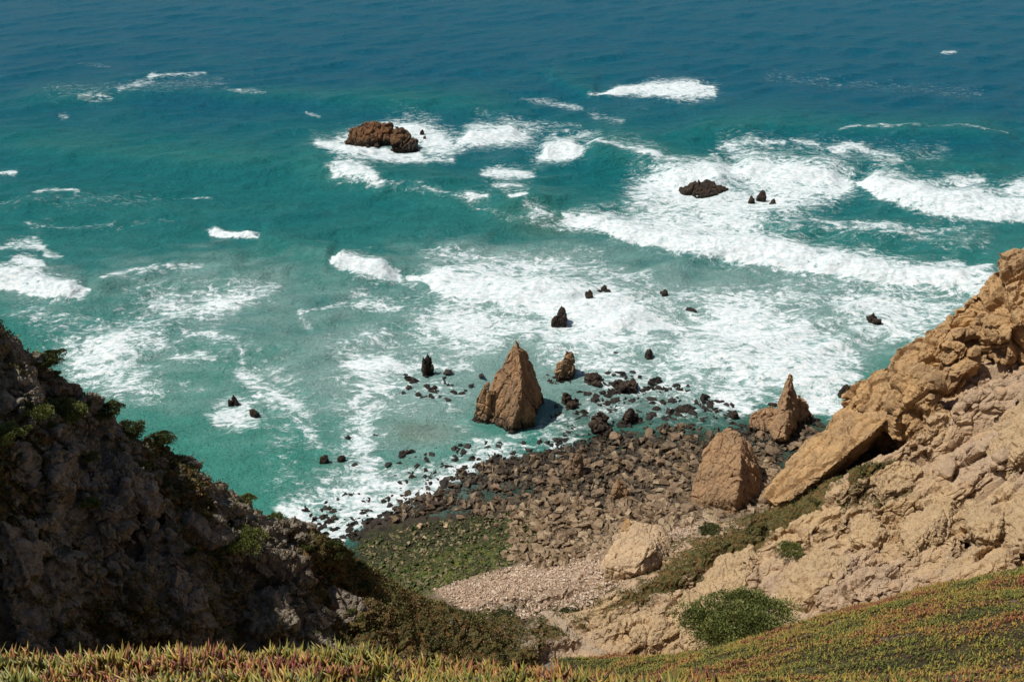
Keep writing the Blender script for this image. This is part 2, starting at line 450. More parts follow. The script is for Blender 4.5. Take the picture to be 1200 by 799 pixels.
for pl, wd_, dp_ in (([(886, 640), (884, 690), (866, 735)], 5, 2.2), ([(1118, 645), (1140, 600), (1172, 560), (1200, 540)], 4, 1.8), ([(985, 700), (1030, 660), (1046, 630)], 4, 1.5), ([(1085, 530), (1100, 575), (1098, 620)], 4, 1.5),
                     ([(1000, 556), (1060, 505), (1110, 500)], 5, 2.0), ([(940, 640), (985, 610), (1010, 590)], 4, 1.3), ([(1060, 690), (1075, 655), (1110, 640)], 4, 1.5), ([(1190, 430), (1150, 480), (1120, 500)], 5, 2.0), ([(850, 655), (835, 700), (800, 745)], 4, 1.3), ([(1160, 650), (1180, 610), (1215, 590)], 4, 1.5)):
    dd_ = seg_dist(tpx + 6 * gnoise(P * 0.5, 5), tpy + 6 * gnoise(P * 0.5, 25), pl)[0]
    cl_ = cl_ + dp_ * sstep(wd_, 0.5, dd_)
dg_ -= (cl_ * right * amp_edge).reshape(nr, nc)
PCO = P + N * dg_.reshape(-1, 1)
fined = (left * (mid * 0.5 + a3 * 0.55 + a4 * 0.26 + a5 * 0.11 + fb * 0.4) * 0.9 * (1 - 0.5 * tailf) + right * calm * (mid * 0.6 + a3 * 0.55 + a4 * 0.22 + a5 * 0.09 + fb * 0.12 - 0.40 * sstep(0.08, 0, e3) * sstep(-0.1, 0.3, cnr) - 0.14 * sstep(0.08, 0, e4))) * amp_edge
PD = P + N * (dg_.reshape(-1) + fined)[:, None]
# colour of the bare rock, per place
cn = fbm(P * 0.06, 3, 0.5, 50)
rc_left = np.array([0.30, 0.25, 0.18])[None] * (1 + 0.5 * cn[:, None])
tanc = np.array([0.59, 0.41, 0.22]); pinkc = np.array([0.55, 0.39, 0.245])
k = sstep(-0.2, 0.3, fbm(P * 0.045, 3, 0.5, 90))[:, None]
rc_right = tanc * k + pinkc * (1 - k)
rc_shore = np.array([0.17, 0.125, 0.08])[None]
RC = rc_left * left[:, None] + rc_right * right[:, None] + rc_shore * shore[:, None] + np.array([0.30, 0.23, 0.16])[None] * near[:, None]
# plants
stripv = sstep(36, 14, strip) * right
tail = poly_soft(tpx, tpy, [(400, 640), (520, 680), (600, 720), (690, 745), (760, 790), (470, 790), (400, 730)], 16)
ns = fbm(P * 0.10, 4, 0.5, 60)
veg = left * (0.47 + 0.50 * ns + 0.3 * tail) + right * (0.10 + 0.25 * ns) + stripv * 0.42 + near * 0.85
veg = np.where(shore > 0.5, 0, veg)
veg += right * 0.28 * poly_soft(tpx, tpy, [(690, 760), (730, 700), (900, 600), (1040, 500), (960, 600), (830, 680), (790, 770)], 18)
veg += 0.5 * seg_dist(tpx, tpy, [(1000, 600), (1010, 570), (1060, 560)])[0].__lt__(14) * right
bed = sstep(5, 1.5, seg_dist(tpx, tpy, [(640, 722), (668, 740), (700, 762), (730, 778)])[0])
veg = np.clip(veg - bed * 0.8, 0, 1)
RC = RC * (1 - 0.7 * bed[:, None]) + np.array([0.45, 0.36, 0.25])[None] * 0.7 * bed[:, None]
gravel = poly_soft(tpx, tpy, [(505, 690), (560, 672), (640, 655), (705, 645), (725, 625), (800, 612), (840, 610), (800, 640), (720, 690), (665, 722), (610, 728), (540, 712)], 9) * (1 - left) * sstep(10, 7, P[:, 2])
algae = poly_soft(tpx, tpy, [(370, 640), (430, 625), (500, 615), (600, 600), (640, 615), (620, 650), (560, 672), (480, 700), (400, 690)], 16)
wet = sstep(1.6, 0.2, P[:, 2]) * 0.75
FA = grid_faces(nr, nc)
fc = FA.mean(1)
zone = np.where(near[FA[:, 0]] + 0 > 0.5, 0, np.where(left[FA[:, 0]] > 0.5, 1, np.where(shore[FA[:, 0]] > 0.5, 2, 3)))
qd = np.where(left[:, None] > 0.5, frame_scale(PD, DL, 0.7, 1.0), frame_scale(PD, DR, 0.5, 1.0))
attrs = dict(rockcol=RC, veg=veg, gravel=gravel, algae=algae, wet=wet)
TV = PD.reshape(nr, nc, 3)
hid = (P[:, 2] < -2.5)
inz = (P[:, 1] > 50) & (P[:, 1] < 130) & (np.abs(P[:, 0] / P[:, 1]) < 0.66) & (near < 0.5) & (P[:, 2] > -1)
sunk = PD - N * (1.6 * ((left > 0.5) | (right > 0.5)) * inz * 1.0)[:, None]

def nearest_index(V):
    ys = V[:, 1]; r_ = np.clip(np.searchsorted(YR, ys), 1, nr - 1); r_ = np.where(np.abs(YR[r_ - 1] - ys) < np.abs(YR[r_] - ys), r_ - 1, r_)
    c_ = np.clip(np.searchsorted(AZ, V[:, 0] / ys), 1, nc - 1)
    return r_ * nc + c_

REM = []
def remeshed(weight, which, voxel):
    """the slope as a thick shell, re-meshed evenly so that steep ledges keep as many faces as flat ground, then fractured"""
    ri = np.nonzero((YR > 49) & (YR < 131))[0][::2]; ci = np.nonzero(np.abs(AZ) < 0.67)[0][::2]
    gi = (ri[:, None] * nc + ci[None, :]); m_ = (weight > 0.5) & inz
    q4 = np.stack([gi[:-1, :-1], gi[:-1, 1:], gi[1:, 1:], gi[1:, :-1]], -1).reshape(-1, 4)
    q4 = q4[m_[q4].all(1)]
    u, inv = np.unique(q4, return_inverse=True); inv = inv.reshape(-1, 4); n_ = len(u)
    top = PCO[u]; bot = top - N[u] * 2.6 - np.array([0, 0, 0.8])
    E = np.concatenate([inv[:, [k, (k + 1) % 4]] for k in range(4)])
    key = np.sort(E, 1); kk = key[:, 0].astype(np.int64) * n_ + key[:, 1]
    _, fi, cnt = np.unique(kk, return_index=True, return_counts=True)
    B = E[fi[cnt == 1]]
    F = np.vstack([inv, inv[:, ::-1] + n_, np.stack([B[:, 1], B[:, 0], B[:, 0] + n_, B[:, 1] + n_], 1)])
    me = make_mesh('shell', np.vstack([top, bot]), F)
    o = bpy.data.objects.new('shell', me); COL.objects.link(o)
    md = o.modifiers.new('r', 'REMESH'); md.mode = 'VOXEL'; md.voxel_size = voxel
    dg = bpy.context.evaluated_depsgraph_get(); m2 = bpy.data.meshes.new_from_object(o.evaluated_get(dg))
    bpy.data.objects.remove(o)
    V, Nn = mesh_arrays(m2); V = V.copy(); Nn = Nn.copy()
    F2 = np.empty(len(m2.loops), np.int32); m2.loops.foreach_get('vertex_index', F2); F2 = F2.reshape(-1, 4)
    ix = nearest_index(V)
    up = ((V - PCO[ix]) * N[ix]).sum(1) > -1.5
    F2 = F2[up[F2].any(1)]
    uu, inv2 = np.unique(F2, return_inverse=True); V = V[uu]; Nn = Nn[uu]; ix = ix[uu]; F2 = inv2.reshape(-1, 4)
    wv = np.stack([gnoise(V * 0.3, 1), gnoise(V * 0.3, 21), gnoise(V * 0.3, 41)], 1)
    Q = frame_scale(V, DL if which == 'L' else DR, 0.7 if which == 'L' else 0.5, 1.0) + wv * 0.4
    A1, E1 = cellplanes(Q * 0.27, 5.0, 0.75); A2, E2 = cellplanes(Q * 0.62, 15.0, 0.75); A3, E3 = cellplanes(Q * 1.6, 25.0, 0.75)
    pt = sstep(-0.25, 0.25, fbm(V * 0.09, 3, 0.5, 801))
    soft = calm[ix] * (1 - 0.5 * tailf[ix])
    k_ = 0.62
    aL = 0.8 if which == 'L' else 1.3
    d = k_ * (aL * (A1 - 0.6 * sstep(0.10, 0, E1)) + (0.55 + 0.6 * pt) * (A2 - 0.6 * sstep(0.12, 0, E2)) + ((0.18 + 0.3 * pt) + (0.25 if which == 'L' else 0)) * (A3 - 0.5 * sstep(0.12, 0, E3)))
    d = d * (0.95 if which == 'R' else 1.05) + 0.16 * fbm(V * 1.5, 4, 0.6, 3) + (0.5 if which == 'L' else 0) * fbm(V * 0.5, 3, 0.6, 8)
    V = V + Nn * (d * soft)[:, None]
    REM.append((V, Nn, ix))
    return V, F2, ix
for zi, nm, lab in ((0, 'hillside', None), (1, 'headland', None), (2, 'foreshore', None), (3, 'cliff', None)):
    f = FA[(zone == zi) & ~hid[FA].all(1)]
    u, inv = np.unique(f, return_inverse=True); inv = inv.reshape(-1, 4)
    VV = sunk[u]; AT = {a: v[u] for a, v in attrs.items()}
    if zi in (1, 3):
        V2, F2, ix = remeshed(left if zi == 1 else right, 'L' if zi == 1 else 'R', 0.2)
        inv = np.vstack([inv, F2 + len(VV)]); VV = np.vstack([VV, V2]); AT = {a: np.concatenate([AT[a], attrs[a][ix]]) for a in AT}
        print(nm, 'remeshed', len(V2))
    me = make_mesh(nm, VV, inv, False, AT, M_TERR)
    o = link(nm, me); o['kind'] = 'structure'

def ground_at(xs, ys):
    """height of the finished far ground at points (nearest grid vertex)"""
    xs = np.asarray(xs, float); ys = np.asarray(ys, float)
    r = np.clip(np.searchsorted(YR, ys), 1, nr - 1); r = np.where(np.abs(YR[r - 1] - ys) < np.abs(YR[r] - ys), r - 1, r)
    cidx = np.clip(np.searchsorted(AZ, xs / ys), 1, nc - 1)
    return TV[r, cidx]

# ------------------------------------------------------------------ sea
def sea_material():
    m = NT('sea water and foam')
    dens = m.attr('foam'); milk = m.attr('milk'); sh = m.attr('shallow'); sand = m.attr('sand')
    p = m.vmul(m.pos, (0.66, 1.0, 1))
    wv = m.vmul(m.noise(p, 0.09, 4, 0.6, col=True), (7, 7, 0))
    pw = m.vadd(p, wv)
    n1 = m.noise(pw, 0.55, 10, 0.72)
    rid = m.math('ABSOLUTE', m.math('SUBTRACT', m.noise(pw, 0.30, 9, 0.62, 0.7), 0.5))
    rid = m.math('SUBTRACT', 1.0, m.math('MULTIPLY', rid, 5.0), clamp=True)
    rid2 = m.math('ABSOLUTE', m.math('SUBTRACT', m.noise(pw, 0.95, 7, 0.62, 0.5), 0.5))
    rid2 = m.math('SUBTRACT', 1.0, m.math('MULTIPLY', rid2, 5.0), clamp=True)
    N_ = m.math('ADD', m.math('MULTIPLY', m.math('SUBTRACT', n1, 0.5), 1.5), m.math('ADD', m.math('MULTIPLY', rid, 0.52), m.math('MULTIPLY', rid2, 0.38)))
    N_ = m.math('ADD', N_, -0.05)
    thr = m.math('SUBTRACT', 1.0, m.math('MULTIPLY', dens, 0.97))
    mask = m.ramp(N_, m.math('ADD', thr, -0.12), m.math('ADD', thr, 0.42))
    mask = m.math('MULTIPLY', mask, m.ramp(dens, 0.04, 0.3))
    veil = m.ramp(m.math('ADD', m.math('MULTIPLY', m.math('SUBTRACT', m.noise(pw, 0.28, 7, 0.68, 0.5), 0.5), 2.0), m.math('MULTIPLY', dens, 1.15)), 0.25, 1.05)
    # water body
    big = m.noise(p, 0.018, 5, 0.6, 0.3)
    s2 = m.math('ADD', sh, m.math('MULTIPLY', m.math('SUBTRACT', big, 0.5), 0.5))
    col = m.mix(m.ramp(s2, 0.0, 0.42), (0.004, 0.122, 0.190), (0.011, 0.180, 0.190))
    col = m.mix(m.ramp(s2, 0.38, 0.95), col, (0.070, 0.320, 0.255))
    col = m.mix(sand, col, (0.20, 0.20, 0.105))
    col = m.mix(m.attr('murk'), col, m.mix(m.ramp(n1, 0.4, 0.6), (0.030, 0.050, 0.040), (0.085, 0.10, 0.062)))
    mk = m.math('MULTIPLY', m.ramp(m.math('ADD', milk, m.math('MULTIPLY', m.math('SUBTRACT', m.noise(pw, 0.16, 7, 0.65), 0.5), 0.9)), 0.12, 0.85), 0.85)
    col = m.mix(mk, col, (0.34, 0.50, 0.46))
    col = m.mix(m.math('MULTIPLY', veil, 0.72), col, (0.36, 0.56, 0.52))
    foamc = m.mix(m.ramp(m.noise(pw, 1.1, 7, 0.72), 0.36, 0.62), (0.50, 0.60, 0.61), (0.80, 0.82, 0.81))
    col = m.mix(mask, col, foamc)
    # ripples
    q1 = m.vmul(m.pos, (0.75, 1.0, 1))
    calm_ = m.ramp(mask, 0, 1, 1.0, 0.25)
    b = m.bump(m.noise(q1, 0.22, 7, 0.70, 0.3), 1.0, 3.4)
    b.node.inputs['Strength'].default_value = 1.0; m.l(calm_, b.node.inputs['Strength'])
    b = m.bump(m.noise(q1, 1.2, 5, 0.68), 0.8, 0.6, b)
    m.l(calm_, b.node.inputs['Strength'])
    b = m.bump(mask, 0.25, 0.35, b)
    b = m.bump(m.noise(pw, 2.5, 6, 0.7), m.m and 0.3, 0.3, b)
    m.b.inputs['IOR'].default_value = 1.33
    return m.done(col, m.ramp(mask, 0, 1, 0.26, 0.9), b, 0.14)
M_SEA = sea_material()

# breaking waves: crest line in survey coordinates, height m, face width px, foam
CRESTS = [
    ([(1008, 216), (1040, 228), (1090, 240), (1150, 247), (1230, 250)], 3.0, 17, 1.0),
    ([(664, 256), (700, 266), (760, 280), (830, 292), (890, 300), (960, 312), (1040, 323), (1100, 331), (1160, 338)], 2.6, 14, 1.0),
    ([(391, 308), (420, 317), (466, 322)], 1.9, 9, 1.0),
    ([(478, 322), (520, 330), (580, 338), (640, 350), (720, 372), (800, 385)], 1.3, 22, 0.85),
    ([(-40, 322), (20, 332), (70, 342), (108, 343)], 2.2, 14, 1.0),
    ([(246, 270), (268, 275), (299, 280)], 1.1, 4, 0.95),
    ([(858, 205), (900, 203), (950, 207), (992, 212)], 2.2, 11, 0.9),
    ([(700, 112), (760, 104), (835, 102)], 1.5, 6, 0.85),
    ([(540, 163), (575, 160), (614, 156)], 1.7, 8, 0.95),
    ([(632, 184), (655, 177), (682, 178)], 1.7, 8, 0.95),
    ([(640, 398), (720, 395), (800, 412), (900, 430), (1000, 440)], 0.8, 16, 0.3),
]
SWELLS = [  # unbroken swells: crest line, height, width px
    ([(330, 196), (420, 212), (500, 232), (580, 246), (664, 256)], 2.6, 26),
    ([(682, 178), (740, 190), (800, 206), (858, 212)], 2.4, 22),
    ([(0, 250), (120, 252), (246, 270)], 1.0, 20), ([(299, 280), (391, 308)], 1.6, 18),
    ([(108, 343), (150, 325), (230, 318), (300, 322)], 1.3, 22),
    ([(800, 160), (900, 150), (1000, 152), (1200, 160)], 1.6, 16), ([(0, 120), (200, 110), (420, 118), (620, 130)], 1.3, 16),
    ([(640, 90), (700, 112)], 1.2, 12), ([(0, 175), (150, 185), (330, 196)], 1.4, 18), ([(100, 420), (300, 400), (400, 410)], 0.7, 26), ([(850, 190), (1000, 195), (1200, 205)], 1.2, 14),
    ([(890, 262), (1000, 275), (1180, 290)], 0.9, 18),
]
FOAM = [  # strokes: points, half width, density
    ([(670, 262), (760, 278), (890, 300), (1040, 325), (1150, 342)], 9, 1.0),
    ([(760, 222), (820, 214), (860, 205)], 12, 0.85), ([(745, 235), (790, 262), (840, 280), (880, 292)], 22, 0.72), ([(790, 225), (860, 240), (920, 236), (985, 222)], 17, 0.8),
    ([(880, 210), (940, 218), (990, 218)], 8, 0.95), ([(830, 255), (880, 268)], 16, 0.62),
    ([(1030, 228), (1100, 242), (1210, 252)], 10, 1.0), ([(1130, 218), (1150, 214)], 5, 0.6), ([(1185, 228), (1205, 222)], 8, 0.75),
    ([(1000, 262), (1060, 270), (1130, 268)], 3, 0.45), ([(950, 262), (1010, 272), (1090, 280)], 4, 0.35), ([(1000, 300), (1020, 298)], 4, 0.5), ([(1080, 312), (1135, 310)], 5, 0.55), ([(1140, 325), (1160, 318)], 6, 0.7),
    ([(480, 330), (560, 342), (660, 352), (760, 372)], 15, 0.85), ([(560, 320), (640, 312), (700, 318), (760, 325)], 12, 0.5), ([(600, 352), (760, 350), (900, 345), (1050, 352), (1150, 362)], 16, 0.62),
    ([(700, 372), (800, 385), (900, 400), (1000, 420)], 22, 0.92), ([(860, 365), (960, 385), (1080, 395)], 26, 0.78), ([(1000, 360), (1100, 370)], 22, 0.7), ([(500, 375), (620, 385), (720, 395)], 26, 0.68),
    ([(420, 345), (520, 365), (600, 380)], 22, 0.5), ([(430, 395), (520, 400), (580, 405)], 16, 0.62), ([(415, 422), (470, 424), (550, 424)], 7, 0.8), ([(640, 420), (740, 430), (860, 440), (960, 445)], 24, 0.62),
    ([(820, 420), (900, 435), (1000, 445)], 20, 0.75), ([(700, 455), (800, 460), (900, 470), (1000, 462)], 18, 0.5), ([(840, 470), (880, 482)], 7, 0.8), ([(940, 470), (985, 478)], 12, 0.75), ([(700, 480), (850, 500)], 16, 0.42),
    ([(440, 440), (470, 480), (540, 500)], 24, 0.55), ([(480, 445), (540, 460)], 22, 0.6), ([(640, 495), (690, 500), (720, 488)], 14, 0.5), ([(560, 520), (640, 515), (690, 530)], 12, 0.6),
    ([(420, 470), (430, 520), (440, 560), (420, 600)], 14, 0.52), ([(355, 365), (400, 355), (470, 358)], 4, 0.5), ([(352, 368), (362, 388)], 6, 0.45), ([(380, 400), (430, 430)], 20, 0.36),
    ([(470, 560), (530, 540), (600, 530)], 16, 0.6), ([(480, 590), (520, 565), (560, 545)], 12, 0.7), ([(360, 585), (420, 590), (470, 575)], 20, 0.62), ([(335, 592), (375, 620), (400, 632)], 11, 0.8), ([(400, 620), (450, 600), (500, 585)], 14, 0.6),
    ([(0, 290), (40, 286), (55, 292)], 6, 0.6), ([(20, 310), (50, 312)], 7, 0.8), ([(-20, 330), (40, 336), (95, 346)], 12, 0.95), ([(55, 300), (75, 300)], 4, 0.5), ([(0, 365), (60, 375), (110, 378)], 14, 0.42),
    ([(60, 400), (130, 415), (160, 440)], 34, 0.66), ([(100, 430), (150, 455), (185, 462)], 26, 0.62), ([(140, 380), (170, 390), (200, 410)], 20, 0.48), ([(180, 358), (230, 352), (270, 362)], 14, 0.5), ([(240, 350), (320, 340)], 10, 0.42),
    ([(122, 333), (150, 325), (190, 320), (240, 318)], 4, 0.52), ([(235, 366), (285, 352)], 8, 0.45), ([(215, 388), (275, 394), (283, 412)], 4, 0.5), ([(208, 418), (250, 420)], 7, 0.62), ([(280, 432), (310, 455), (340, 475)], 8, 0.42), ([(345, 470), (360, 500), (380, 520)], 10, 0.45),
    ([(262, 478), (295, 475)], 14, 0.62), ([(250, 490), (300, 496)], 10, 0.55), ([(210, 450), (240, 460)], 10, 0.3),
    ([(375, 172), (400, 180), (440, 185), (490, 184)], 8, 0.88), ([(400, 166), (450, 147), (480, 150)], 6, 0.7), ([(480, 152), (505, 160), (520, 170)], 12, 0.85), ([(440, 184), (480, 192), (530, 190)], 6, 0.5), ([(500, 176), (540, 178)], 8, 0.5),
    ([(540, 168), (575, 166), (612, 162)], 6, 0.95), ([(632, 186), (655, 185), (680, 182)], 6, 0.95), ([(568, 205), (595, 205), (622, 208)], 6, 0.75), ([(578, 228), (610, 226)], 4, 0.68), ([(548, 240), (570, 241)], 3, 0.8), ([(600, 241), (618, 240)], 3, 0.8),
    ([(392, 210), (430, 212), (440, 220)], 7, 0.72), ([(440, 222), (500, 232), (560, 246)], 5, 0.42), ([(620, 252), (650, 258)], 6, 0.4), ([(640, 162), (700, 158)], 5, 0.3), ([(540, 146), (580, 148)], 4, 0.35),
    ([(760, 108), (800, 110), (835, 108)], 7, 0.9), ([(690, 112), (760, 113)], 4, 0.55), ([(610, 116), (650, 122), (680, 128)], 5, 0.5), ([(690, 132), (730, 142)], 7, 0.36), ([(560, 132), (620, 146), (680, 148)], 5, 0.3),
    ([(690, 172), (740, 184), (770, 192)], 3, 0.5), ([(750, 188), (790, 196)], 3, 0.45), ([(840, 172), (880, 168), (920, 170)], 3, 0.42), ([(990, 170), (1040, 184), (1056, 192)], 4, 0.5), ([(975, 180), (1010, 172)], 4, 0.42), ([(980, 156), (1000, 152), (1120, 152), (1180, 160)], 2.0, 0.4), ([(860, 186), (900, 184)], 3, 0.4), ([(1020, 190), (1060, 196)], 4, 0.36),
    ([(1105, 210), (1130, 220)], 5, 0.42), ([(930, 165), (960, 172)], 3, 0.36), ([(1105, 62), (1120, 62)], 2, 0.6),
    ([(140, 110), (175, 98), (180, 88)], 4, 0.42), ([(175, 90), (240, 87)], 3, 0.5), ([(95, 118), (130, 118)], 3, 0.33), ([(268, 110), (310, 113)], 3, 0.5), ([(70, 135), (80, 136)], 4, 0.4), ([(0, 203), (20, 203)], 3, 0.62), ([(40, 227), (95, 228)], 2.5, 0.45), ([(360, 133), (375, 138)], 3, 0.4), ([(165, 206), (180, 206)], 2.5, 0.4), ([(205, 229), (250, 231)], 2.5, 0.33), ([(90, 75), (130, 78)], 2.5, 0.3),
    ([(550, 250), (600, 260), (660, 268)], 4, 0.3), ([(420, 300), (440, 290)], 4, 0.3), ([(30, 262), (100, 266), (200, 262)], 5, 0.28),
    ([(247, 272), (299, 280)], 3, 0.85), ([(392, 312), (430, 320), (466, 324)], 6, 0.98),
]
MILK = [((400, 430), 130, 70, 0.6), ((250, 330), 220, 40, 0.45), ((620, 300), 160, 22, 0.5), ((700, 340), 200, 30, 0.6), ((880, 390), 260, 60, 0.85), ((600, 400), 160, 50, 0.75), ((820, 250), 100, 35, 0.7), ((700, 460), 250, 45, 0.55), ((480, 500), 90, 60, 0.5), ((130, 430), 110, 50, 0.55), ((30, 335), 80, 30, 0.5), ((260, 370), 110, 40, 0.4),
        ((430, 590), 110, 45, 0.45), ((450, 170), 90, 22, 0.5), ((590, 300), 120, 20, 0.35), ((560, 560), 120, 40, 0.25), ((250, 480), 120, 50, 0.3), ((770, 108), 60, 8, 0.3), ((960, 330), 200, 30, 0.4)]
azs = np.concatenate([-29 - np.linspace(1, 30, 40)[::-1], np.linspace(-29, 29, 1000), 29 + np.linspace(1, 30, 40)])
SA = np.tan(np.radians(azs))
# rows of the sea: even steps in survey row inside the view, sparse far out
rows_px = np.concatenate([np.linspace(660, 100, 760), np.linspace(99.5, -2, 190)])
SY = np.array([G(600, r, 0)[1] for r in rows_px])
SY = np.concatenate([SY, SY[-1] * 1.06 ** np.arange(1, 56)])
SYY, SAA = np.meshgrid(SY, SA, indexing='ij'); SX = SYY * SAA
shp = SX.shape
X = SX.ravel().astype(np.float32); Y = SYY.ravel().astype(np.float32)
spx, spy = to_px(X, Y, np.zeros_like(X)); spx = spx.astype(np.float32); spy = spy.astype(np.float32)
jx = fbm(np.stack([X * 0.05, Y * 0.035, X * 0], 1), 4, 0.55, 3); jy = fbm(np.stack([X * 0.05, Y * 0.035, X * 0 + 9], 1), 4, 0.55, 13)
persp = np.clip((spy + 60) / 420, 0.12, 1.3)
wx = spx + jx * 16 * persp; wy = spy + jy * 9 * persp
Z = np.zeros_like(X)
rw = np.random.RandomState(3)
calm = sstep(135, 210, Y)
for i in range(46):
    lam = 3.2 * 1.085 ** i
    th = math.radians(rw.normal(-12, 24)); kx, ky = math.sin(th) * 2 * math.pi / lam, math.cos(th) * 2 * math.pi / lam
    A = 0.0125 * min(lam, 30) ** 0.76 * (1.35 if 4.5 < lam < 15 else 1.0 if lam < 45 else 0.6)
    fade = sstep(0.9, 0.35, Y / (lam * 70.0)) if lam < 14 else 1
    ph = kx * X + ky * Y + rw.rand() * 6.28 + jx * 2.5
    if lam > 16: fade = 1 - 0.5 * sstep(260, 520, Y)
    Z += A * fade * (1 - np.abs(np.sin(ph * 0.5)) * 1.6 if i % 2 else np.sin(ph)) * (0.3 + 0.7 * calm)
foam = np.zeros_like(X); hwave = np.zeros_like(X)
def soft_or(a, b): return 1 - (1 - a) * (1 - b)
for pts, hgt, wid, fo in CRESTS:
    d, side, par = seg_dist(wx, wy + 0, pts)
    s = np.where(side > 0, d, -d)            # positive: shoreward
    endf = sstep(0.0, 0.2, par) * sstep(1.0, 0.8, par)
    if pts[0][0] < -20: endf = sstep(1.0, 0.8, par)
    if pts[-1][0] > 1150: endf = sstep(0.0, 0.15, par)
    prof = np.where(s > 0, np.exp(-(s / (wid * 0.75)) ** 2), np.exp(-(s / (wid * 1.5)) ** 2))
    hwave += hgt * prof * (0.12 + 0.88 * endf)
    tw = wid * (0.25 + 0.75 * sstep(0.0, 0.22, par) * sstep(1.0, 0.8, par)) * (0.85 + 0.5 * jy)
    if pts[0][0] < -20: tw = wid * (0.25 + 0.75 * sstep(1.0, 0.75, par)) * (0.85 + 0.5 * jy)
    if pts[-1][0] > 1190: tw = wid * (0.25 + 0.75 * sstep(0.0, 0.2, par)) * (0.85 + 0.5 * jy)
    foam = soft_or(foam, min(fo, 0.94) * sstep(-0.8 * tw, -0.05 * tw, s) * sstep(tw * 1.2, tw * 0.75, s) * sstep(tw * 1.3, tw * 0.7, d))
    foam = soft_or(foam, 0.5 * fo * sstep(-2.6 * wid, 0, s) * sstep(0.3 * wid, -0.1 * wid, s) * endf)
for pts, hgt, wid in SWELLS:
    d, side, par = seg_dist(wx, wy, pts)
    s = np.where(side > 0, d, -d)
    hwave += 1.5 * hgt * np.where(s > 0, np.exp(-(s / (wid * 0.45)) ** 2), np.exp(-(s / (wid * 1.2)) ** 2)) * (0.3 + 0.7 * sstep(0, .12, par) * sstep(1, .88, par))
for pts, w_, dn in FOAM:
    d, side, par = seg_dist(wx, wy, pts)
    foam = soft_or(foam, min(dn, 0.9) * (0.76 if (w_ > 13 and pts[0][1] > 205) else 1.0) * (0.92 + 1.0 * jx) * np.exp(-(d / (w_ * (0.75 + 0.45 * sstep(0, .3, par) * sstep(1, .7, par)))) ** 1.8))
for pts, w_, dn in FOAM:
    if dn > 0.55 and pts[0][1] < 300:
        d, side, par = seg_dist(wx, wy + w_ * 0.5, pts)
        foam = soft_or(foam, 0.30 * dn * np.exp(-(d / (w_ * 1.5 + 6)) ** 2))
for pts, w_, dn in (([(850, 172), (1100, 182)], 20, .30), ([(560, 150), (760, 175)], 16, .27), ([(60, 110), (260, 100)], 14, .25), ([(0, 240), (180, 235)], 14, .24), ([(930, 265), (1150, 285)], 18, .30), ([(200, 370), (330, 440)], 34, .30), ([(330, 480), (330, 560)], 34, .30), ([(420, 440), (420, 580)], 44, .36), ([(150, 340), (330, 350)], 18, .28), ([(500, 300), (700, 300)], 14, .30), ([(900, 90), (1150, 110)], 12, .22)):
    d, side, par = seg_dist(wx, wy, pts)
    foam = soft_or(foam, dn * np.exp(-(d / w_) ** 2))
milk = np.zeros_like(X)
for (cx, cy), rx, ry, dn in MILK:
    milk = soft_or(milk, dn * np.exp(-(((wx - cx) / rx) ** 2 + ((wy - cy) / ry) ** 2)))
foam = np.clip(foam, 0, 1)
# thick rolling white water has its own lumps
lump = fbm(np.stack([X * 0.32, Y * 0.32, X * 0], 1), 4, 0.6, 41)
Z = Z + hwave * (0.9 + 0.25 * jx) + sstep(0.75, 1.0, foam) * (0.25 + 0.55 * lump) * sstep(0.6, 2.0, hwave) * 1.2 + sstep(0.5, 1, foam) * 0.14 * lump
shoredamp = sstep(95, 150, Y)
Z = Z * (0.12 + 0.88 * shoredamp)
shallow = np.clip(0.02 + 0.62 * sstep(40, 330, spy) + 0.45 * sstep(330, 540, spy) - 0.10 * sstep(700, 1200, spx) * sstep(300, 100, spy), 0, 1)
shallow += 0.10 * np.clip(hwave, 0, 2.2) * sstep(300, 150, spy) * sstep(60, 130, spy)
sand = 0.85 * np.exp(-(((wx - 492) / 46) ** 2 + ((wy - 508) / 13) ** 2) * 1.2) + 0.5 * np.exp(-(((wx - 650) / 60) ** 2 + ((wy - 266) / 14) ** 2)) * 0.5 \
     + 0.35 * np.exp(-(((wx - 640) / 60) ** 2 + ((wy - 560) / 18) ** 2)) + 0.3 * np.exp(-(((wx - 480) / 80) ** 2 + ((wy - 560) / 20) ** 2))
foam *= 1 - 0.9 * poly_soft(spx, spy, [(395, 645), (480, 600), (560, 560), (650, 545), (760, 535), (900, 530), (1000, 800), (300, 800)], 12)
foam *= 1 - 0.75 * np.exp(-(((wx - 492) / 40) ** 2 + ((wy - 508) / 10) ** 2))
murk = 0.92 * poly_soft(wx, wy, [(395, 640), (470, 585), (560, 545), (650, 530), (740, 505), (880, 498), (1010, 490), (1000, 800), (300, 800)], 14)
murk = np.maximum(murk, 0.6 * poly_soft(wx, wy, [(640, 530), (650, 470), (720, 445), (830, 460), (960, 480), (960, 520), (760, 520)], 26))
me = make_mesh('sea', np.stack([X, Y, Z], 1), grid_faces(*shp), True, dict(foam=foam, milk=milk, shallow=np.clip(shallow, 0, 1), sand=np.clip(sand, 0, 1), murk=murk), M_SEA)
link('sea', me)['kind'] = 'structure'
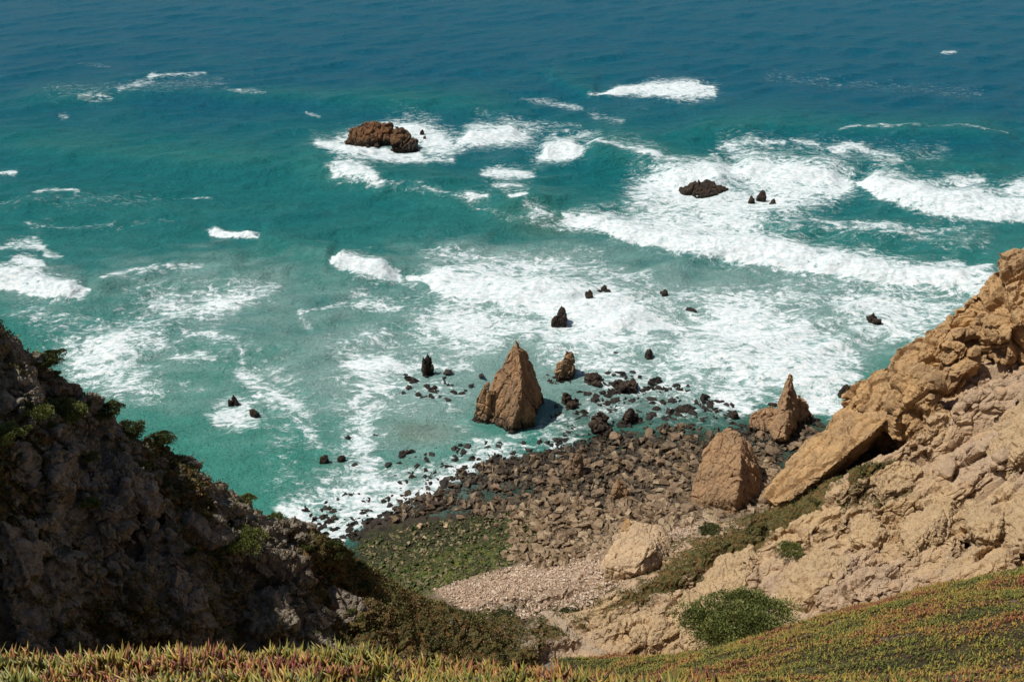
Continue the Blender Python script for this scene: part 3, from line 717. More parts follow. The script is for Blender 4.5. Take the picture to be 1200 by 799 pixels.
# the sea floor far below keeps the sheet from ending in nothing behind the land
# ------------------------------------------------------------------ rocks
def hull_bm(pts):
    bm = bmesh.new()
    for p in pts: bm.verts.new(p)
    r = bmesh.ops.convex_hull(bm, input=bm.verts)
    junk = list({e for e in r['geom_unused'] + r['geom_interior'] if isinstance(e, bmesh.types.BMVert)})
    if junk: bmesh.ops.delete(bm, geom=junk, context='VERTS')
    return bm
def big_rock(name, hulls, voxel, mat, amps, seed=0, strat=None, smooth=True, z0=None):
    """several convex masses fused, then fractured; amps = [(scale, amp)...]"""
    me = bpy.data.meshes.new('tmp'); bm = bmesh.new()
    for h in hulls:
        hb = hull_bm(h); t = bpy.data.meshes.new('t'); hb.to_mesh(t); hb.free(); bm.from_mesh(t); bpy.data.meshes.remove(t)
    bm.to_mesh(me); bm.free()
    o = bpy.data.objects.new('tmp', me); COL.objects.link(o)
    md = o.modifiers.new('r', 'REMESH'); md.mode = 'VOXEL'; md.voxel_size = voxel
    dg = bpy.context.evaluated_depsgraph_get(); ev = o.evaluated_get(dg)
    m2 = bpy.data.meshes.new_from_object(ev)
    bpy.data.objects.remove(o); bpy.data.meshes.remove(me)
    V, N = mesh_arrays(m2)
    V = V.copy(); Q = V + seed * 13.7
    if strat is not None: Q = frame_scale(Q, strat[0], strat[1], 1.0)
    wv = np.stack([gnoise(Q * 0.3, 1), gnoise(Q * 0.3, 21), gnoise(Q * 0.3, 41)], 1)
    d = 0
    for sc, am in amps:
        a, e = cellplanes((Q + wv * 0.35) * sc, seed + sc * 3, 0.75)
        d = d + am * 0.62 * (a - 0.6 * sstep(0.12, 0.0, e))
    d = d + fbm(V * 1.3, 4, 0.6, seed) * amps[-1][1] * 0.6
    V = V + N * np.asarray(d)[:, None]
    base = V[:, 2].min(); cx, cy = V[:, 0].mean(), V[:, 1].mean()
    loc = (float(cx), float(cy), float(max(base, 0) if z0 is None else z0))
    V = V - np.array(loc, np.float32)
    m2.vertices.foreach_set('co', V.astype(np.float32).ravel())
    m2.polygons.foreach_set('use_smooth', np.full(len(m2.polygons), False))
    m2.materials.clear(); m2.materials.append(mat); m2.update(); m2.name = name
    return link(name, m2, loc)
w = W
def below(p, z): return (p[0], p[1], z)

# main pyramid stack
yb = 155.0
o = big_rock('sea_stack', [
    [w(604, 396, 160.5), w(608, 400, 160.5), w(598, 406, 160.5), w(590, 425, 160.0), w(579, 447, 159.5), w(616, 420, 162.0), w(624, 440, 162.5), w(635, 462, 162.5), w(639, 482, 161.5), below(w(640, 486, 161.5), -3),
     w(600, 500, 152.3), below(w(598, 506, 152.0), -3), w(610, 432, 156.5), w(610, 466, 153.5), w(572, 478, 157.5), w(566, 492, 157.0), below(w(562, 492, 157.5), -3), below(w(634, 496, 157.5), -3), w(604, 470, 170.5), below(w(600, 490, 168.5), -3)],
    [w(575, 447, 157.3), w(568, 452, 157.1), w(560, 470, 156.9), w(557, 488, 156.7), w(572, 492, 155.3), w(577, 470, 156.3), w(566, 470, 160.5), below(w(557, 490, 157.5), -3), below(w(577, 495, 155.5), -3), below(w(570, 480, 162.5), -3)],
    [w(555, 490, 156.5), w(550, 492, 157.5), w(566, 498, 155.3), below(w(550, 492, 157.5), -3), below(w(570, 500, 154.5), -3), w(570, 488, 157.5)],
    [w(612, 474, 154.0), w(622, 472, 154.3), w(627, 480, 154.3), w(612, 486, 153.3), below(w(612, 496, 153.0), -3), below(w(628, 492, 154.5), -3), w(618, 476, 157.5)],
], 0.17, M_STACK, [(0.22, 0.8), (0.6, 0.55), (1.7, 0.26)], 1, ((0.1, 0.1, 1), 0.45))
o.scale = (1.08, 1.0, 1.0)
tag(o, 'tall pointed pyramid sea stack standing in the surf, lit tan face and dark right face', 'sea stack')
# small twin stack right of it
o = big_rock('sea_stack', [
    [w(663, 411, 174.0), w(671, 411, 174.4), w(674, 425, 174.0), w(672, 440, 172.0), w(654, 442, 170.5), w(659, 425, 173.0), below(w(675, 442, 173.0), -2), below(w(652, 446, 171.0), -2), w(666, 430, 179.0), below(w(668, 436, 179.0), -2)],
    [w(652, 426, 172.0), w(658, 424, 172.0), w(660, 436, 171.0), w(651, 436, 171.5), below(w(652, 440, 171.0), -2), below(w(662, 440, 172.0), -2), w(656, 430, 176.0)]],
    0.15, M_STACK2, [(0.4, 0.7), (1.0, 0.4), (2.4, 0.18)], 4)
tag(o, 'small stubby brown sea stack with a rounded top, right of the tall pyramid stack', 'sea stack')
# orange cone at the beach
o = big_rock('sea_stack', [
    [w(845, 505, 138.0), w(853, 501, 138.5), w(868, 508, 137.0), w(876, 518, 140.0), w(868, 545, 130.0), w(828, 522, 137.0), w(818, 545, 134.5), w(812, 570, 132.0), w(810, 588, 130.5), below(w(808, 588, 130.5), -1), w(840, 596, 128.5), below(w(840, 598, 128.0), -1),
     w(890, 545, 139.0), w(903, 570, 137.0), w(905, 580, 135.5), below(w(905, 583, 135.5), -1), w(862, 585, 125.5), below(w(862, 592, 125.5), -1), below(w(885, 593, 130.5), -1), w(860, 545, 146.0), below(w(860, 560, 147.0), -1)],
    [w(852, 552, 129.5), w(862, 548, 130.0), w(868, 575, 128.5), w(850, 592, 127.6), below(w(850, 596, 127.5), 0), below(w(872, 596, 128.5), 0), w(860, 560, 133.0)]],
    0.16, M_STACK2, [(0.2, 0.9), (0.6, 0.5), (1.8, 0.24)], 8, ((0.3, 0.2, 0.9), 0.6))
tag(o, 'broad orange cone shaped rock standing on the boulder shore, widest of the stacks there', 'sea stack')
# slim fin behind it
o = big_rock('sea_stack', [
    [w(926, 437, 157.0), w(929, 439, 157.0), w(931, 452, 156.6), w(918, 455, 156.5), w(911, 470, 155.5), w(903, 500, 151.5), w(910, 514, 147.5), w(921, 470, 152.5), w(920, 512, 147.5), w(934, 490, 156.0), w(935, 470, 157.5), below(w(903, 512, 150.0), -1), below(w(928, 518, 149.0), -1), below(w(938, 505, 155.0), -1), w(920, 470, 160.0), below(w(915, 490, 160.0), -1)],
    [w(899, 476, 155.5), w(905, 474, 155.5), w(884, 482, 155.0), w(876, 492, 154.0), w(877, 500, 152.5), w(902, 506, 151.0), w(912, 480, 155.0), below(w(876, 503, 153.0), -1), below(w(905, 512, 151.0), -1), w(895, 486, 160.0)],
    [w(936, 460, 158.0), w(944, 472, 157.5), w(951, 484, 157.0), w(952, 500, 155.5), w(934, 500, 154.0), below(w(955, 502, 156.0), -1), below(w(932, 506, 154.0), -1), w(932, 470, 158.0), w(942, 476, 161.0)]],
    0.16, M_STACK2, [(0.3, 0.85), (0.8, 0.45), (2.0, 0.2)], 12, ((0.15, 0.1, 1), 0.5))
tag(o, 'slim orange fin rock ending in a sharp upright spike, at the surf edge', 'sea stack')
# island
yi = 323.0
o = big_rock('rock_island', [
    [w(404, 162, 326), w(412, 149, 328), w(432, 144, 330), w(447, 146, 331), w(452, 160, 325), w(440, 176, 319), w(418, 173, 319), w(402, 168, 322), below(w(402, 172, 322), -3), below(w(446, 182, 318), -3), below(w(430, 160, 345), -3), w(430, 156, 340)],
    [w(448, 147, 331), w(458, 147, 331), w(462, 158, 327), w(450, 170, 322), below(w(450, 178, 320), -3), below(w(465, 170, 330), -3), w(452, 152, 338)],
    [w(464, 147, 326), w(470, 149, 327), w(477, 153, 327), w(488, 167, 323), w(489, 172, 321), w(470, 172, 318), w(455, 166, 320), w(461, 178, 317), below(w(455, 181, 317), -3), below(w(489, 176, 320), -3), below(w(470, 160, 336), -3)]],
    0.38, M_ISLE, [(0.14, 2.2), (0.36, 1.3), (0.9, 0.55)], 20)
tag(o, 'large rust brown rock island ringed by white foam far offshore', 'rock')
o = big_rock('rock_island', [
    [w(797, 225, 281), w(812, 220, 283), w(827, 217, 284), w(845, 220, 284), w(853, 224, 283), w(835, 232, 277), w(818, 234, 276), w(802, 229, 278), below(w(798, 229, 280), -2), below(w(853, 228, 282), -2), below(w(820, 238, 276), -2), w(825, 224, 290)]],
    0.3, M_DARK, [(0.2, 1.5), (0.5, 0.9), (1.3, 0.4)], 23)
o.location.z += 1.1; o.scale = (1.05, 1.0, 1.05)
tag(o, 'low jagged grey rock awash in white surf on the right, off the point', 'rock')

# ochre spur on the right: long slab and the crags above
o = big_rock('rock_slab', [
    [w(896, 584, 122), w(905, 592, 120), w(930, 584, 119), w(912, 566, 125), w(940, 530, 129), w(975, 482, 134), w(1000, 470, 136), w(1035, 472, 134), w(1062, 486, 128), w(1040, 492, 124.5), w(1000, 525, 121.5), w(960, 560, 119.5), below(w(905, 592, 124), 1), below(w(960, 560, 128), 2), below(w(1010, 500, 136), 8), w(1000, 480, 142), below(w(940, 530, 138), 0)]],
    0.2, M_SPUR, [(0.15, 1.4), (0.42, 1.0), (1.2, 0.4)], 31, ((0.7, 0.3, 0.6), 0.4))
tag(o, 'long smooth ochre slab leaning down to the shore at the foot of the spur', 'rock')
o = big_rock('rock_spur', [
    [w(985, 460, 137), w(1010, 452, 137), w(1045, 428, 138), w(1062, 418, 138.5), w(1085, 398, 139), w(1098, 376, 139.5), w(1120, 372, 139.5), w(1128, 355, 140), w(1140, 395, 136), w(1110, 450, 137), w(1060, 480, 128), w(1020, 490, 129),
     below(w(985, 470, 142), -1), below(w(1130, 380, 152), -1), below(w(1060, 480, 130), 8), below(w(1130, 450, 132), 15), below(w(1060, 440, 150), -1)],
    [w(1125, 352, 140), w(1134, 352, 139), w(1150, 335, 139.5), w(1164, 328, 139.5), w(1170, 305, 140), w(1182, 298, 140), w(1206, 284, 141), w(1260, 270, 141), w(1300, 300, 139), w(1210, 370, 129), w(1185, 385, 128.5), w(1150, 420, 133),
     below(w(1130, 380, 142), 8), below(w(1190, 420, 131), 20), below(w(1300, 300, 155), 0), below(w(1180, 330, 158), -1), w(1230, 330, 133), below(w(1300, 420, 130), 20)],
    [w(1040, 450, 130), w(1065, 436, 128), w(1092, 446, 124), w(1086, 480, 121.5), w(1050, 484, 123.5), below(w(1060, 490, 126), 10), below(w(1095, 480, 126), 12), w(1060, 450, 136), w(1090, 455, 136)],
    [w(1095, 415, 133), w(1120, 400, 132), w(1140, 412, 131), w(1128, 440, 131), w(1100, 436, 133), below(w(1120, 470, 127), 15), w(1110, 420, 136), w(1135, 430, 136), below(w(1140, 450, 134), 14)],
    [w(1060, 488, 124), w(1085, 478, 123), w(1110, 495, 120.5), w(1090, 505, 120), below(w(1085, 500, 121), 10), below(w(1110, 500, 126), 10), w(1080, 485, 130)]],
    0.24, M_SPUR, [(0.1, 3.2), (0.24, 2.4), (0.6, 1.0), (1.5, 0.35)], 37, ((0.7, 0.3, 0.65), 0.55))
tag(o, 'craggy ochre spur climbing to the right edge above the surf, broken by dark clefts', 'cliff spur')
# pale boulder above the beach
o = big_rock('boulder', [
    [w(734, 608, 116), w(742, 612, 116), w(776, 614, 115.5), w(784, 632, 113), w(780, 655, 108), w(745, 672, 104), w(712, 662, 106.5), w(710, 652, 108), w(722, 625, 112.5), below(w(710, 664, 107), 2), below(w(786, 660, 109), 2), w(760, 640, 107.5), below(w(760, 625, 120), 2), w(760, 620, 119)]],
    0.14, M_PALE, [(0.25, 0.7), (0.7, 0.4), (2.0, 0.16)], 41, ((0.5, 0.2, 0.8), 0.5))
tag(o, 'huge pale cream boulder at the top of the gravel beach, wider than tall', 'boulder')
o = big_rock('rock_spire', [[w(731, 607, 115), w(738, 607, 115), w(740, 620, 113.5), w(728, 622, 113), w(726, 625, 114), below(w(735, 640, 112), 3), below(w(740, 625, 117), 3), below(w(724, 630, 113.5), 3)]], 0.12, M_SPUR, [(0.6, 0.35), (2, 0.15)], 43)
tag(o, 'small orange spire on the left shoulder of the pale cream boulder', 'rock')
# pinnacle in the boulder field and black reef masses
def lumpy(name, px, py, wpx, hpx, mat, label, seed, cat='rock', group=None, voxel=None, jag=1.0, z=0.3):
    """a rock of several angular masses whose outline spans wpx by hpx at the survey point"""
    r = random.Random(seed); b = G(px, py, z); s = b[1] / (CP + (399.5 - py) / FPX * SP) / FPX
    wd = wpx * s / 2; ht = hpx * s * 1.15
    hulls = []
    for k in range(4):
        cx = r.uniform(-0.55, 0.55) * wd if k else 0; cy = r.uniform(-0.3, 0.5) * wd; hh = ht * (1 if k == 0 else r.uniform(0.4, 0.85)); rr = wd * (0.6 if k == 0 else r.uniform(0.35, 0.55))
        H_ = []
        for q_ in range(9):
            a = q_ * 0.7 + r.uniform(-.2, .2); f = r.uniform(0.8, 1.1)
            H_.append((b[0] + cx + math.cos(a) * rr * f, b[1] + cy + math.sin(a) * rr * f * 0.9, z - 1.2))
            f *= r.uniform(0.55, 0.9)
            H_.append((b[0] + cx + math.cos(a) * rr * f, b[1] + cy + math.sin(a) * rr * f * 0.9, z + hh * r.uniform(0.35, 0.7)))
        H_.append((b[0] + cx + r.uniform(-.25, .25) * rr, b[1] + cy, z + hh)); hulls.append(H_)
    v = voxel or max(0.09, wd / 22)
    o = big_rock(name, hulls, v, mat, [(1.1 / wd, 0.22 * wd * 0.8 * jag), (2.8 / wd, 0.10 * wd * jag), (7 / wd, 0.04 * wd * jag)], seed)
    return tag(o, label, cat, group)
lumpy('rock_spire', 722, 580, 34, 24, M_STACK2, 'orange pointed rock poking out of the brown boulder field', 51, z=0.8)
lumpy('boulder', 676, 558, 36, 28, M_BROWN, 'brown craggy boulder heap beside a dark tide pool', 52)
lumpy('surf_rock', 502, 436, 20, 22, M_DARK, 'black forked rock standing in foam left of the tall pyramid stack', 53, jag=1.5)
lumpy('surf_rock', 658, 379, 26, 18, M_DARK, 'dark leaning rock with an upright horn, in white surf above the small brown stack', 54, jag=1.3)
lumpy('surf_rock', 691, 349, 16, 11, M_DARK, 'dark round rock at the left of a pair in the white surf', 55)
lumpy('surf_rock', 708, 343, 18, 8, M_DARK, 'flat grey rock at the right of a pair in the white surf', 56)
lumpy('surf_rock', 760, 417, 21, 10, M_DARK, 'black humped rock with ridged top in foam, largest of its row', 57)
lumpy('surf_rock', 1022, 376, 27, 8, M_DARK, 'black oblong rock alone in the wide white foam by the spur', 58)
lumpy('surf_rock', 880, 236, 12, 7, M_DARK, 'left of three black rocks in the offshore breaker', 59)
lumpy('surf_rock', 893, 233, 16, 10, M_DARK, 'tallest of three black rocks in the offshore breaker', 60)
lumpy('surf_rock', 906, 238, 14, 5, M_DARK, 'low right of three black rocks in the offshore breaker', 61)
lumpy('surf_rock', 274, 472, 16, 8, M_DARK, 'dark red rock awash in a foam patch on the left', 62)
lumpy('surf_rock', 297, 484, 18, 5, M_DARK, 'flat dark red rock low in the foam patch on the left', 63)
lumpy('surf_rock', 637, 341, 8, 5, M_DARK, 'tiny dark pointed rock alone in surf beyond the stacks', 64)
lumpy('surf_rock', 779, 345, 15, 6, M_DARK, 'small dark rock alone in the middle of the broken surf', 65)
lumpy('surf_rock', 382, 539, 18, 9, M_DARK, 'left of two red brown rocks close together in green water', 66)
lumpy('surf_rock', 400, 538, 16, 7, M_DARK, 'right of two red brown rocks close together in green water', 67)
lumpy('surf_rock', 701, 503, 52, 20, M_DARK, 'broad black mussel covered reef right of the tall pyramid stack', 68, jag=1.6)
lumpy('surf_rock', 740, 492, 30, 14, M_DARK, 'black knobbly reef rock touching the broad mussel reef', 69, jag=1.5)
lumpy('surf_rock', 664, 474, 34, 12, M_DARK, 'black rock in the blue shadow of the tall pyramid stack', 70, jag=1.3)
lumpy('surf_rock', 990, 462, 28, 14, M_DARK, 'black rock in the foam where the spur meets the sea', 71)
lumpy('surf_rock', 860, 487, 20, 8, M_DARK, 'dark brown rock in the water left of the slim fin rock', 72)
lumpy('surf_rock', 735, 455, 44, 8, M_DARK, 'long low black reef rock in swirling foam behind the mussel reef', 73, jag=1.4)
lumpy('surf_rock', 695, 448, 40, 7, M_DARK, 'low black reef running behind the mussel reef toward the small stack', 74, jag=1.4)
lumpy('surf_rock', 495, 156, 8, 4, M_DARK, 'small dark rock in foam just right of the rust brown island', 75)
lumpy('surf_rock', 498, 163, 6, 4, M_DARK, 'tiny dark rock in foam right of the rust brown island, nearer the shore', 76)

def on_far(px, py, guess=80):
    """first hit of the survey ray with the far ground"""
    ts = np.linspace(40, 150, 1500); pts = np.array([W(px, py, t) for t in ts]); g = ground_at(pts[:, 0], pts[:, 1])
    k = np.argmax(g[:, 2] > pts[:, 2]); return tuple(float(v) for v in g[k]) if (g[:, 2] > pts[:, 2]).any() else None

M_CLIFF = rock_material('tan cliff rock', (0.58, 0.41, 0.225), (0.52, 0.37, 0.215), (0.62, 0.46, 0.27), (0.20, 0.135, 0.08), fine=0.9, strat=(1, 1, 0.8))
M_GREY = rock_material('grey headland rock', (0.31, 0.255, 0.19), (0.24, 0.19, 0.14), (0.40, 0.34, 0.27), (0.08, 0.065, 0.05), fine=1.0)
def outcrop(pts, th, mat, label, seed, nrm, sink=1.2, voxel=0.17, amps=((0.3, 0.7), (0.8, 0.45), (2.0, 0.2))):
    """angular block standing proud of the slope: traced footprint on the ground, real thickness"""
    r = random.Random(seed); nv = Vector(nrm).normalized(); H_ = []; base = []
    for px, py in pts:
        g = on_far(px, py)
        if g is None: continue
        g = Vector(g); base.append(g); H_.append(tuple(g - nv * sink))
    c_ = sum(base, Vector()) / len(base)
    for g in base:
        H_.append(tuple(g.lerp(c_, r.uniform(0.05, 0.35)) + nv * th * 0.8 * r.uniform(0.55, 1.0)))
    return tag(big_rock('rock_outcrop', [H_], voxel, mat, list(amps), seed), label, 'rock')
NRM_R = (-0.55, -0.25, 0.75); NRM_L = (0.6, -0.35, 0.7)
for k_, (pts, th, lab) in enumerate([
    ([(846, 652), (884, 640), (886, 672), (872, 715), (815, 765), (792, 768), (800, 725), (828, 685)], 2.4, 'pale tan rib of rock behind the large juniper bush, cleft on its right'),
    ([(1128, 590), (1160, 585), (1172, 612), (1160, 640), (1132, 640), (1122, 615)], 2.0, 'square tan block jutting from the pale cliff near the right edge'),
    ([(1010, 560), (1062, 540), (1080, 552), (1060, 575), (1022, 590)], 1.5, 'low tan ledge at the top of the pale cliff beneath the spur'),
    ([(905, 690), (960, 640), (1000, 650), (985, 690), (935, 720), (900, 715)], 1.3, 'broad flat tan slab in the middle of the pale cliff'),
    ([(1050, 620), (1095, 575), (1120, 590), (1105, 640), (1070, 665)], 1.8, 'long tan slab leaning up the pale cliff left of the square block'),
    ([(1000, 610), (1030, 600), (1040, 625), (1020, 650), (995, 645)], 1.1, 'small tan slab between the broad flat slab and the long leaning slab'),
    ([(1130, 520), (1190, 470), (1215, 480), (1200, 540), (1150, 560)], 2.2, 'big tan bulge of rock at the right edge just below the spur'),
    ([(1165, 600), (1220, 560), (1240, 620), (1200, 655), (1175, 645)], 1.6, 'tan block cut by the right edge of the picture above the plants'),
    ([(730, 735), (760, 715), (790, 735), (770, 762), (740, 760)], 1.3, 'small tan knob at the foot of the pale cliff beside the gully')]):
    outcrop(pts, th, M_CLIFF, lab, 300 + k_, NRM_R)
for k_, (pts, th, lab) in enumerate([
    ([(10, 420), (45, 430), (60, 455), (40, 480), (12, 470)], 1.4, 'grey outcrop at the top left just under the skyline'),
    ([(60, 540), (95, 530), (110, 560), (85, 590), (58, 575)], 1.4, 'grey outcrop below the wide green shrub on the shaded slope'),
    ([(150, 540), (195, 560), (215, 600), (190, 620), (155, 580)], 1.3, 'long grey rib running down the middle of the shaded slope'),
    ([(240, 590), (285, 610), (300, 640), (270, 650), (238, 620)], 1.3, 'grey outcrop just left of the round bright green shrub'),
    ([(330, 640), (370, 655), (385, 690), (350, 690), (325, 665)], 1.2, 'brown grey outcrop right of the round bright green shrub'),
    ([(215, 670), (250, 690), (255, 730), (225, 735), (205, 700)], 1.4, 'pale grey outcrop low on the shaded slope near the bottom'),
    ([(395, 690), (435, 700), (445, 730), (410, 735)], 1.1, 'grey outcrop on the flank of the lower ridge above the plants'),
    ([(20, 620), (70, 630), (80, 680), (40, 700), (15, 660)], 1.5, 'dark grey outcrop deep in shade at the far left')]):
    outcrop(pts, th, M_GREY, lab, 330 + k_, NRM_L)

# boulder prototypes
def proto(seed, kind, sub=2):
    r = random.Random(seed); pts = []
    for i in range(15 if kind == 'round' else 10):
        v = Vector((r.gauss(0, 1), r.gauss(0, 1), r.gauss(0, 1))).normalized()
        pts.append((v.x * r.uniform(.8, 1.05), v.y * r.uniform(.55, .85), v.z * r.uniform(.5, .7)))
    bm = hull_bm(pts)
    bmesh.ops.triangulate(bm, faces=bm.faces)
    bmesh.ops.subdivide_edges(bm, edges=bm.edges, cuts=1 + (sub > 1), use_grid_fill=True)
    bmesh.ops.triangulate(bm, faces=bm.faces)
    me = bpy.data.meshes.new('b'); bm.to_mesh(me); bm.free(); me.update()
    V, N = mesh_arrays(me); V = V.copy()
    a, e = cellplanes(V * 1.9, seed * 1.7, 0.9)
    V += N * (a * 0.20 + fbm(V * 3.1, 3, .6, seed) * 0.10)[:, None]
    F = np.empty(len(me.polygons) * 3, np.int32); me.polygons.foreach_get('vertices', F)
    bpy.data.meshes.remove(me)
    return V.astype(np.float32), F.reshape(-1, 3)
PRO = [proto(100 + i, 'round' if i % 3 else 'ang') for i in range(14)]
PRO_S = [proto(200 + i, 'ang', 1) for i in range(12)]
BMESH = {}
def boulder_mesh(i, mat):
    k = (i, mat.name)
    if k not in BMESH:
        V, F = PRO[i]; BMESH[k] = make_mesh('boulder', V, F, True, None, mat)
        BMESH[k].set_sharp_from_angle(angle=math.radians(32))
    return BMESH[k]
rb = random.Random(5)
def px_scale(px, py, z=0.5):
    b = G(px, py, z); return b, b[1] / (CP + (399.5 - py) / FPX * SP) / FPX

# zones of boulders in survey coordinates: polygon, count, size px range, material, name, label, group, base z or None (ground)
placed = []
def inside(p, poly): return bool(in_poly(np.array([p[0]]), np.array([p[1]]), poly)[0])
def scatter(poly, n, smin, smax, mindist=0.6):
    xs = [p[0] for p in poly]; ys = [p[1] for p in poly]; out = []; tries = 0
    while len(out) < n and tries < n * 60:
        tries += 1; p = (rb.uniform(min(xs), max(xs)), rb.uniform(min(ys), max(ys)))
        if not inside(p, poly): continue
        s = smin + (smax - smin) * rb.random() ** 2.2
        if any(abs(p[0] - q_[0]) < (s + q_[2]) * 0.5 * mindist and abs(p[1] - q_[1]) < (s + q_[2]) * 0.32 * mindist for q_ in placed): continue
        out.append((p[0], p[1], s)); placed.append((p[0], p[1], s))
    return out
LAND = [(597, 470, 'the tall pyramid stack'), (664, 430, 'the small stubby stack'), (855, 550, 'the orange cone rock'), (918, 480, 'the slim fin rock'), (745, 640, 'the pale cream boulder'), (722, 580, 'the orange pointed rock'), (676, 558, 'the craggy boulder heap'),
        (701, 503, 'the broad mussel reef'), (502, 436, 'the black forked rock'), (950, 560, 'the ochre slab'), (480, 650, 'the green algae flat'), (620, 690, 'the gravel beach'), (285, 478, 'the foam patch on the left'), (760, 417, 'the ridged black hump rock'), (391, 538, 'the red brown pair'), (1022, 376, 'the lone oblong rock')]
def where(px, py, s):
    lx, ly, nm = min(LAND, key=lambda q_: abs(px - q_[0]) + 1.6 * abs(py - q_[1]))
    dx, dy = px - lx, (py - ly) * 1.5
    rel = ('left of ' if dx < 0 else 'right of ') if abs(dx) > abs(dy) else ('seaward of ' if dy < 0 else 'landward of ')
    far = abs(dx) + abs(dy)
    return ('close ' if far < 35 else 'some way ' if far < 75 else 'far ') + rel + nm
def size_word(s): return 'very large' if s >= 20 else 'large' if s >= 16 else 'medium sized' if s >= 12 else 'small' if s >= 9 else 'very small'
def put_boulder(px, py, s, mat, name, label, cat, group, sink=0.25, flat=1.0, water=False):
    if group: label = size_word(s) + ' ' + label + ' ' + where(px, py, s)
    if water: b, sc = px_scale(px, py, 0.0)
    else:
        b, sc = px_scale(px, py, 1.0); g = ground_at([b[0]], [b[1]])[0]
        for _ in range(3):
            b, sc = px_scale(px, py, max(float(g[2]), 0.0)); g = ground_at([b[0]], [b[1]])[0]
        b = (b[0], b[1], max(float(g[2]), -0.3))
    o = link(name, boulder_mesh(rb.randrange(len(PRO)), mat)); r_ = s * sc / 2
    zs = r_ * rb.uniform(0.55, 0.95) * flat
    o.scale = (r_, r_ * rb.uniform(0.85, 1.25), zs)
    o.rotation_euler = (rb.uniform(-.3, .3), rb.uniform(-.3, .3), rb.uniform(0, 6.28))
    o.location = (b[0], b[1], b[2] + zs * 0.55 * (1 - sink * 1.6))
    return tag(o, label, cat, group)
GB = 'brown boulders of the boulder field between the stacks and the beach'
# a few big ones picked from the photo
for px, py, s in ((700, 577, 22), (735, 545, 20), (752, 560, 26), (775, 545, 24), (790, 570, 22), (765, 585, 20), (660, 588, 24), (640, 600, 20), (625, 592, 18), (890, 512, 20), (905, 530, 24), (930, 525, 22), (950, 520, 18), (790, 600, 18), (560, 602, 16),
                  (600, 598, 18), (528, 592, 16), (580, 575, 22), (555, 585, 20), (540, 608, 14), (700, 545, 20), (690, 600, 22), (670, 625, 18), (640, 640, 16), (720, 600, 20), (865, 600, 14), (740, 525, 18), (760, 510, 20), (720, 515, 22), (812, 545, 20)):
    placed.append((px, py, s)); put_boulder(px, py, s, M_BROWN, 'boulder', 'brown angular boulder', 'boulder', GB)
for px, py, s in scatter([(600, 570), (640, 545), (700, 530), (760, 505), (815, 512), (830, 545), (810, 600), (720, 620), (640, 640), (600, 625), (590, 595)], 95, 9, 25):
    put_boulder(px, py, s, M_BROWN, 'boulder', 'brown angular boulder', 'boulder', GB)
for px, py, s in scatter([(880, 512), (935, 515), (960, 505), (965, 520), (915, 575), (905, 560), (885, 530)], 22, 7, 15):
    put_boulder(px, py, s, M_BROWN, 'boulder', 'grey brown boulder', 'boulder', 'boulders between the orange cone rock and the slab')
GD = 'dark seaweed covered boulders at the surf edge'
for px, py, s in scatter([(470, 575), (500, 545), (560, 535), (640, 525), (690, 520), (690, 545), (640, 560), (590, 580), (540, 590), (480, 600)], 46, 9, 25):
    put_boulder(px, py, s, M_DARK, 'boulder', 'dark seaweed covered boulder', 'boulder', GD, flat=0.75)
for px, py, s in scatter([(650, 490), (700, 470), (780, 470), (860, 500), (820, 515), (760, 515), (700, 520), (660, 515)], 34, 8, 19):
    put_boulder(px, py, s, M_DARK, 'boulder', 'dark seaweed covered boulder', 'boulder', GD, flat=0.75)
for px, py, s in scatter([(370, 630), (400, 600), (450, 590), (490, 600), (440, 625), (400, 640)], 16, 7, 15):
    put_boulder(px, py, s, M_DARK, 'boulder', 'dark seaweed covered boulder', 'boulder', GD, flat=0.6)
GS = 'small black rocks awash in the foam round the stacks'
for px, py, s in ((490, 462, 12), (478, 455, 12), (508, 468, 14), (518, 467, 13), (525, 470, 18), (540, 462, 11), (535, 472, 14), (524, 438, 20), (500, 452, 10), (497, 466, 12), (552, 452, 10), (476, 440, 10), (565, 440, 14), (408, 512, 12), (414, 545, 12), (390, 600, 12), (455, 545, 14), (505, 532, 14), (470, 535, 10), (440, 512, 12),
                  (730, 416, 9), (723, 416, 13), (738, 411, 10), (784, 412, 8), (799, 412, 8), (862, 430, 11), (924, 428, 8), (810, 364, 16), (704, 415, 7), (726, 437, 18), (712, 437, 10), (741, 436, 9), (765, 468, 18), (785, 470, 14), (800, 480, 18), (770, 478, 10), (780, 492, 16), (808, 503, 24), (760, 490, 14), (845, 470, 9), (905, 474, 14), (870, 500, 14), (960, 498, 16), (940, 480, 10), (806, 452, 10), (706, 460, 12), (720, 470, 16), (742, 470, 14), (690, 462, 10), (555, 478, 6), (548, 470, 6)):
    put_boulder(px, py, s, M_DARK, 'surf_rock', 'black rock awash in foam', 'rock', GS, flat=0.6, water=True, sink=0.4)
for px, py, s in ((535, 598, 12), (478, 620, 8), (523, 617, 9), (583, 616, 12), (607, 625, 15), (617, 610, 14), (640, 628, 10), (570, 631, 10), (493, 618, 11), (490, 630, 10), (498, 630, 9), (617, 648, 10), (590, 648, 12)):
    put_boulder(px, py, s, M_PALE if s % 2 else M_BROWN, 'boulder', 'rounded tan boulder', 'boulder', 'tan boulders on the green algae flat')
put_boulder(707, 662, 16, M_PALE, 'boulder', 'tan block resting alone on the gravel beach', 'boulder', None)

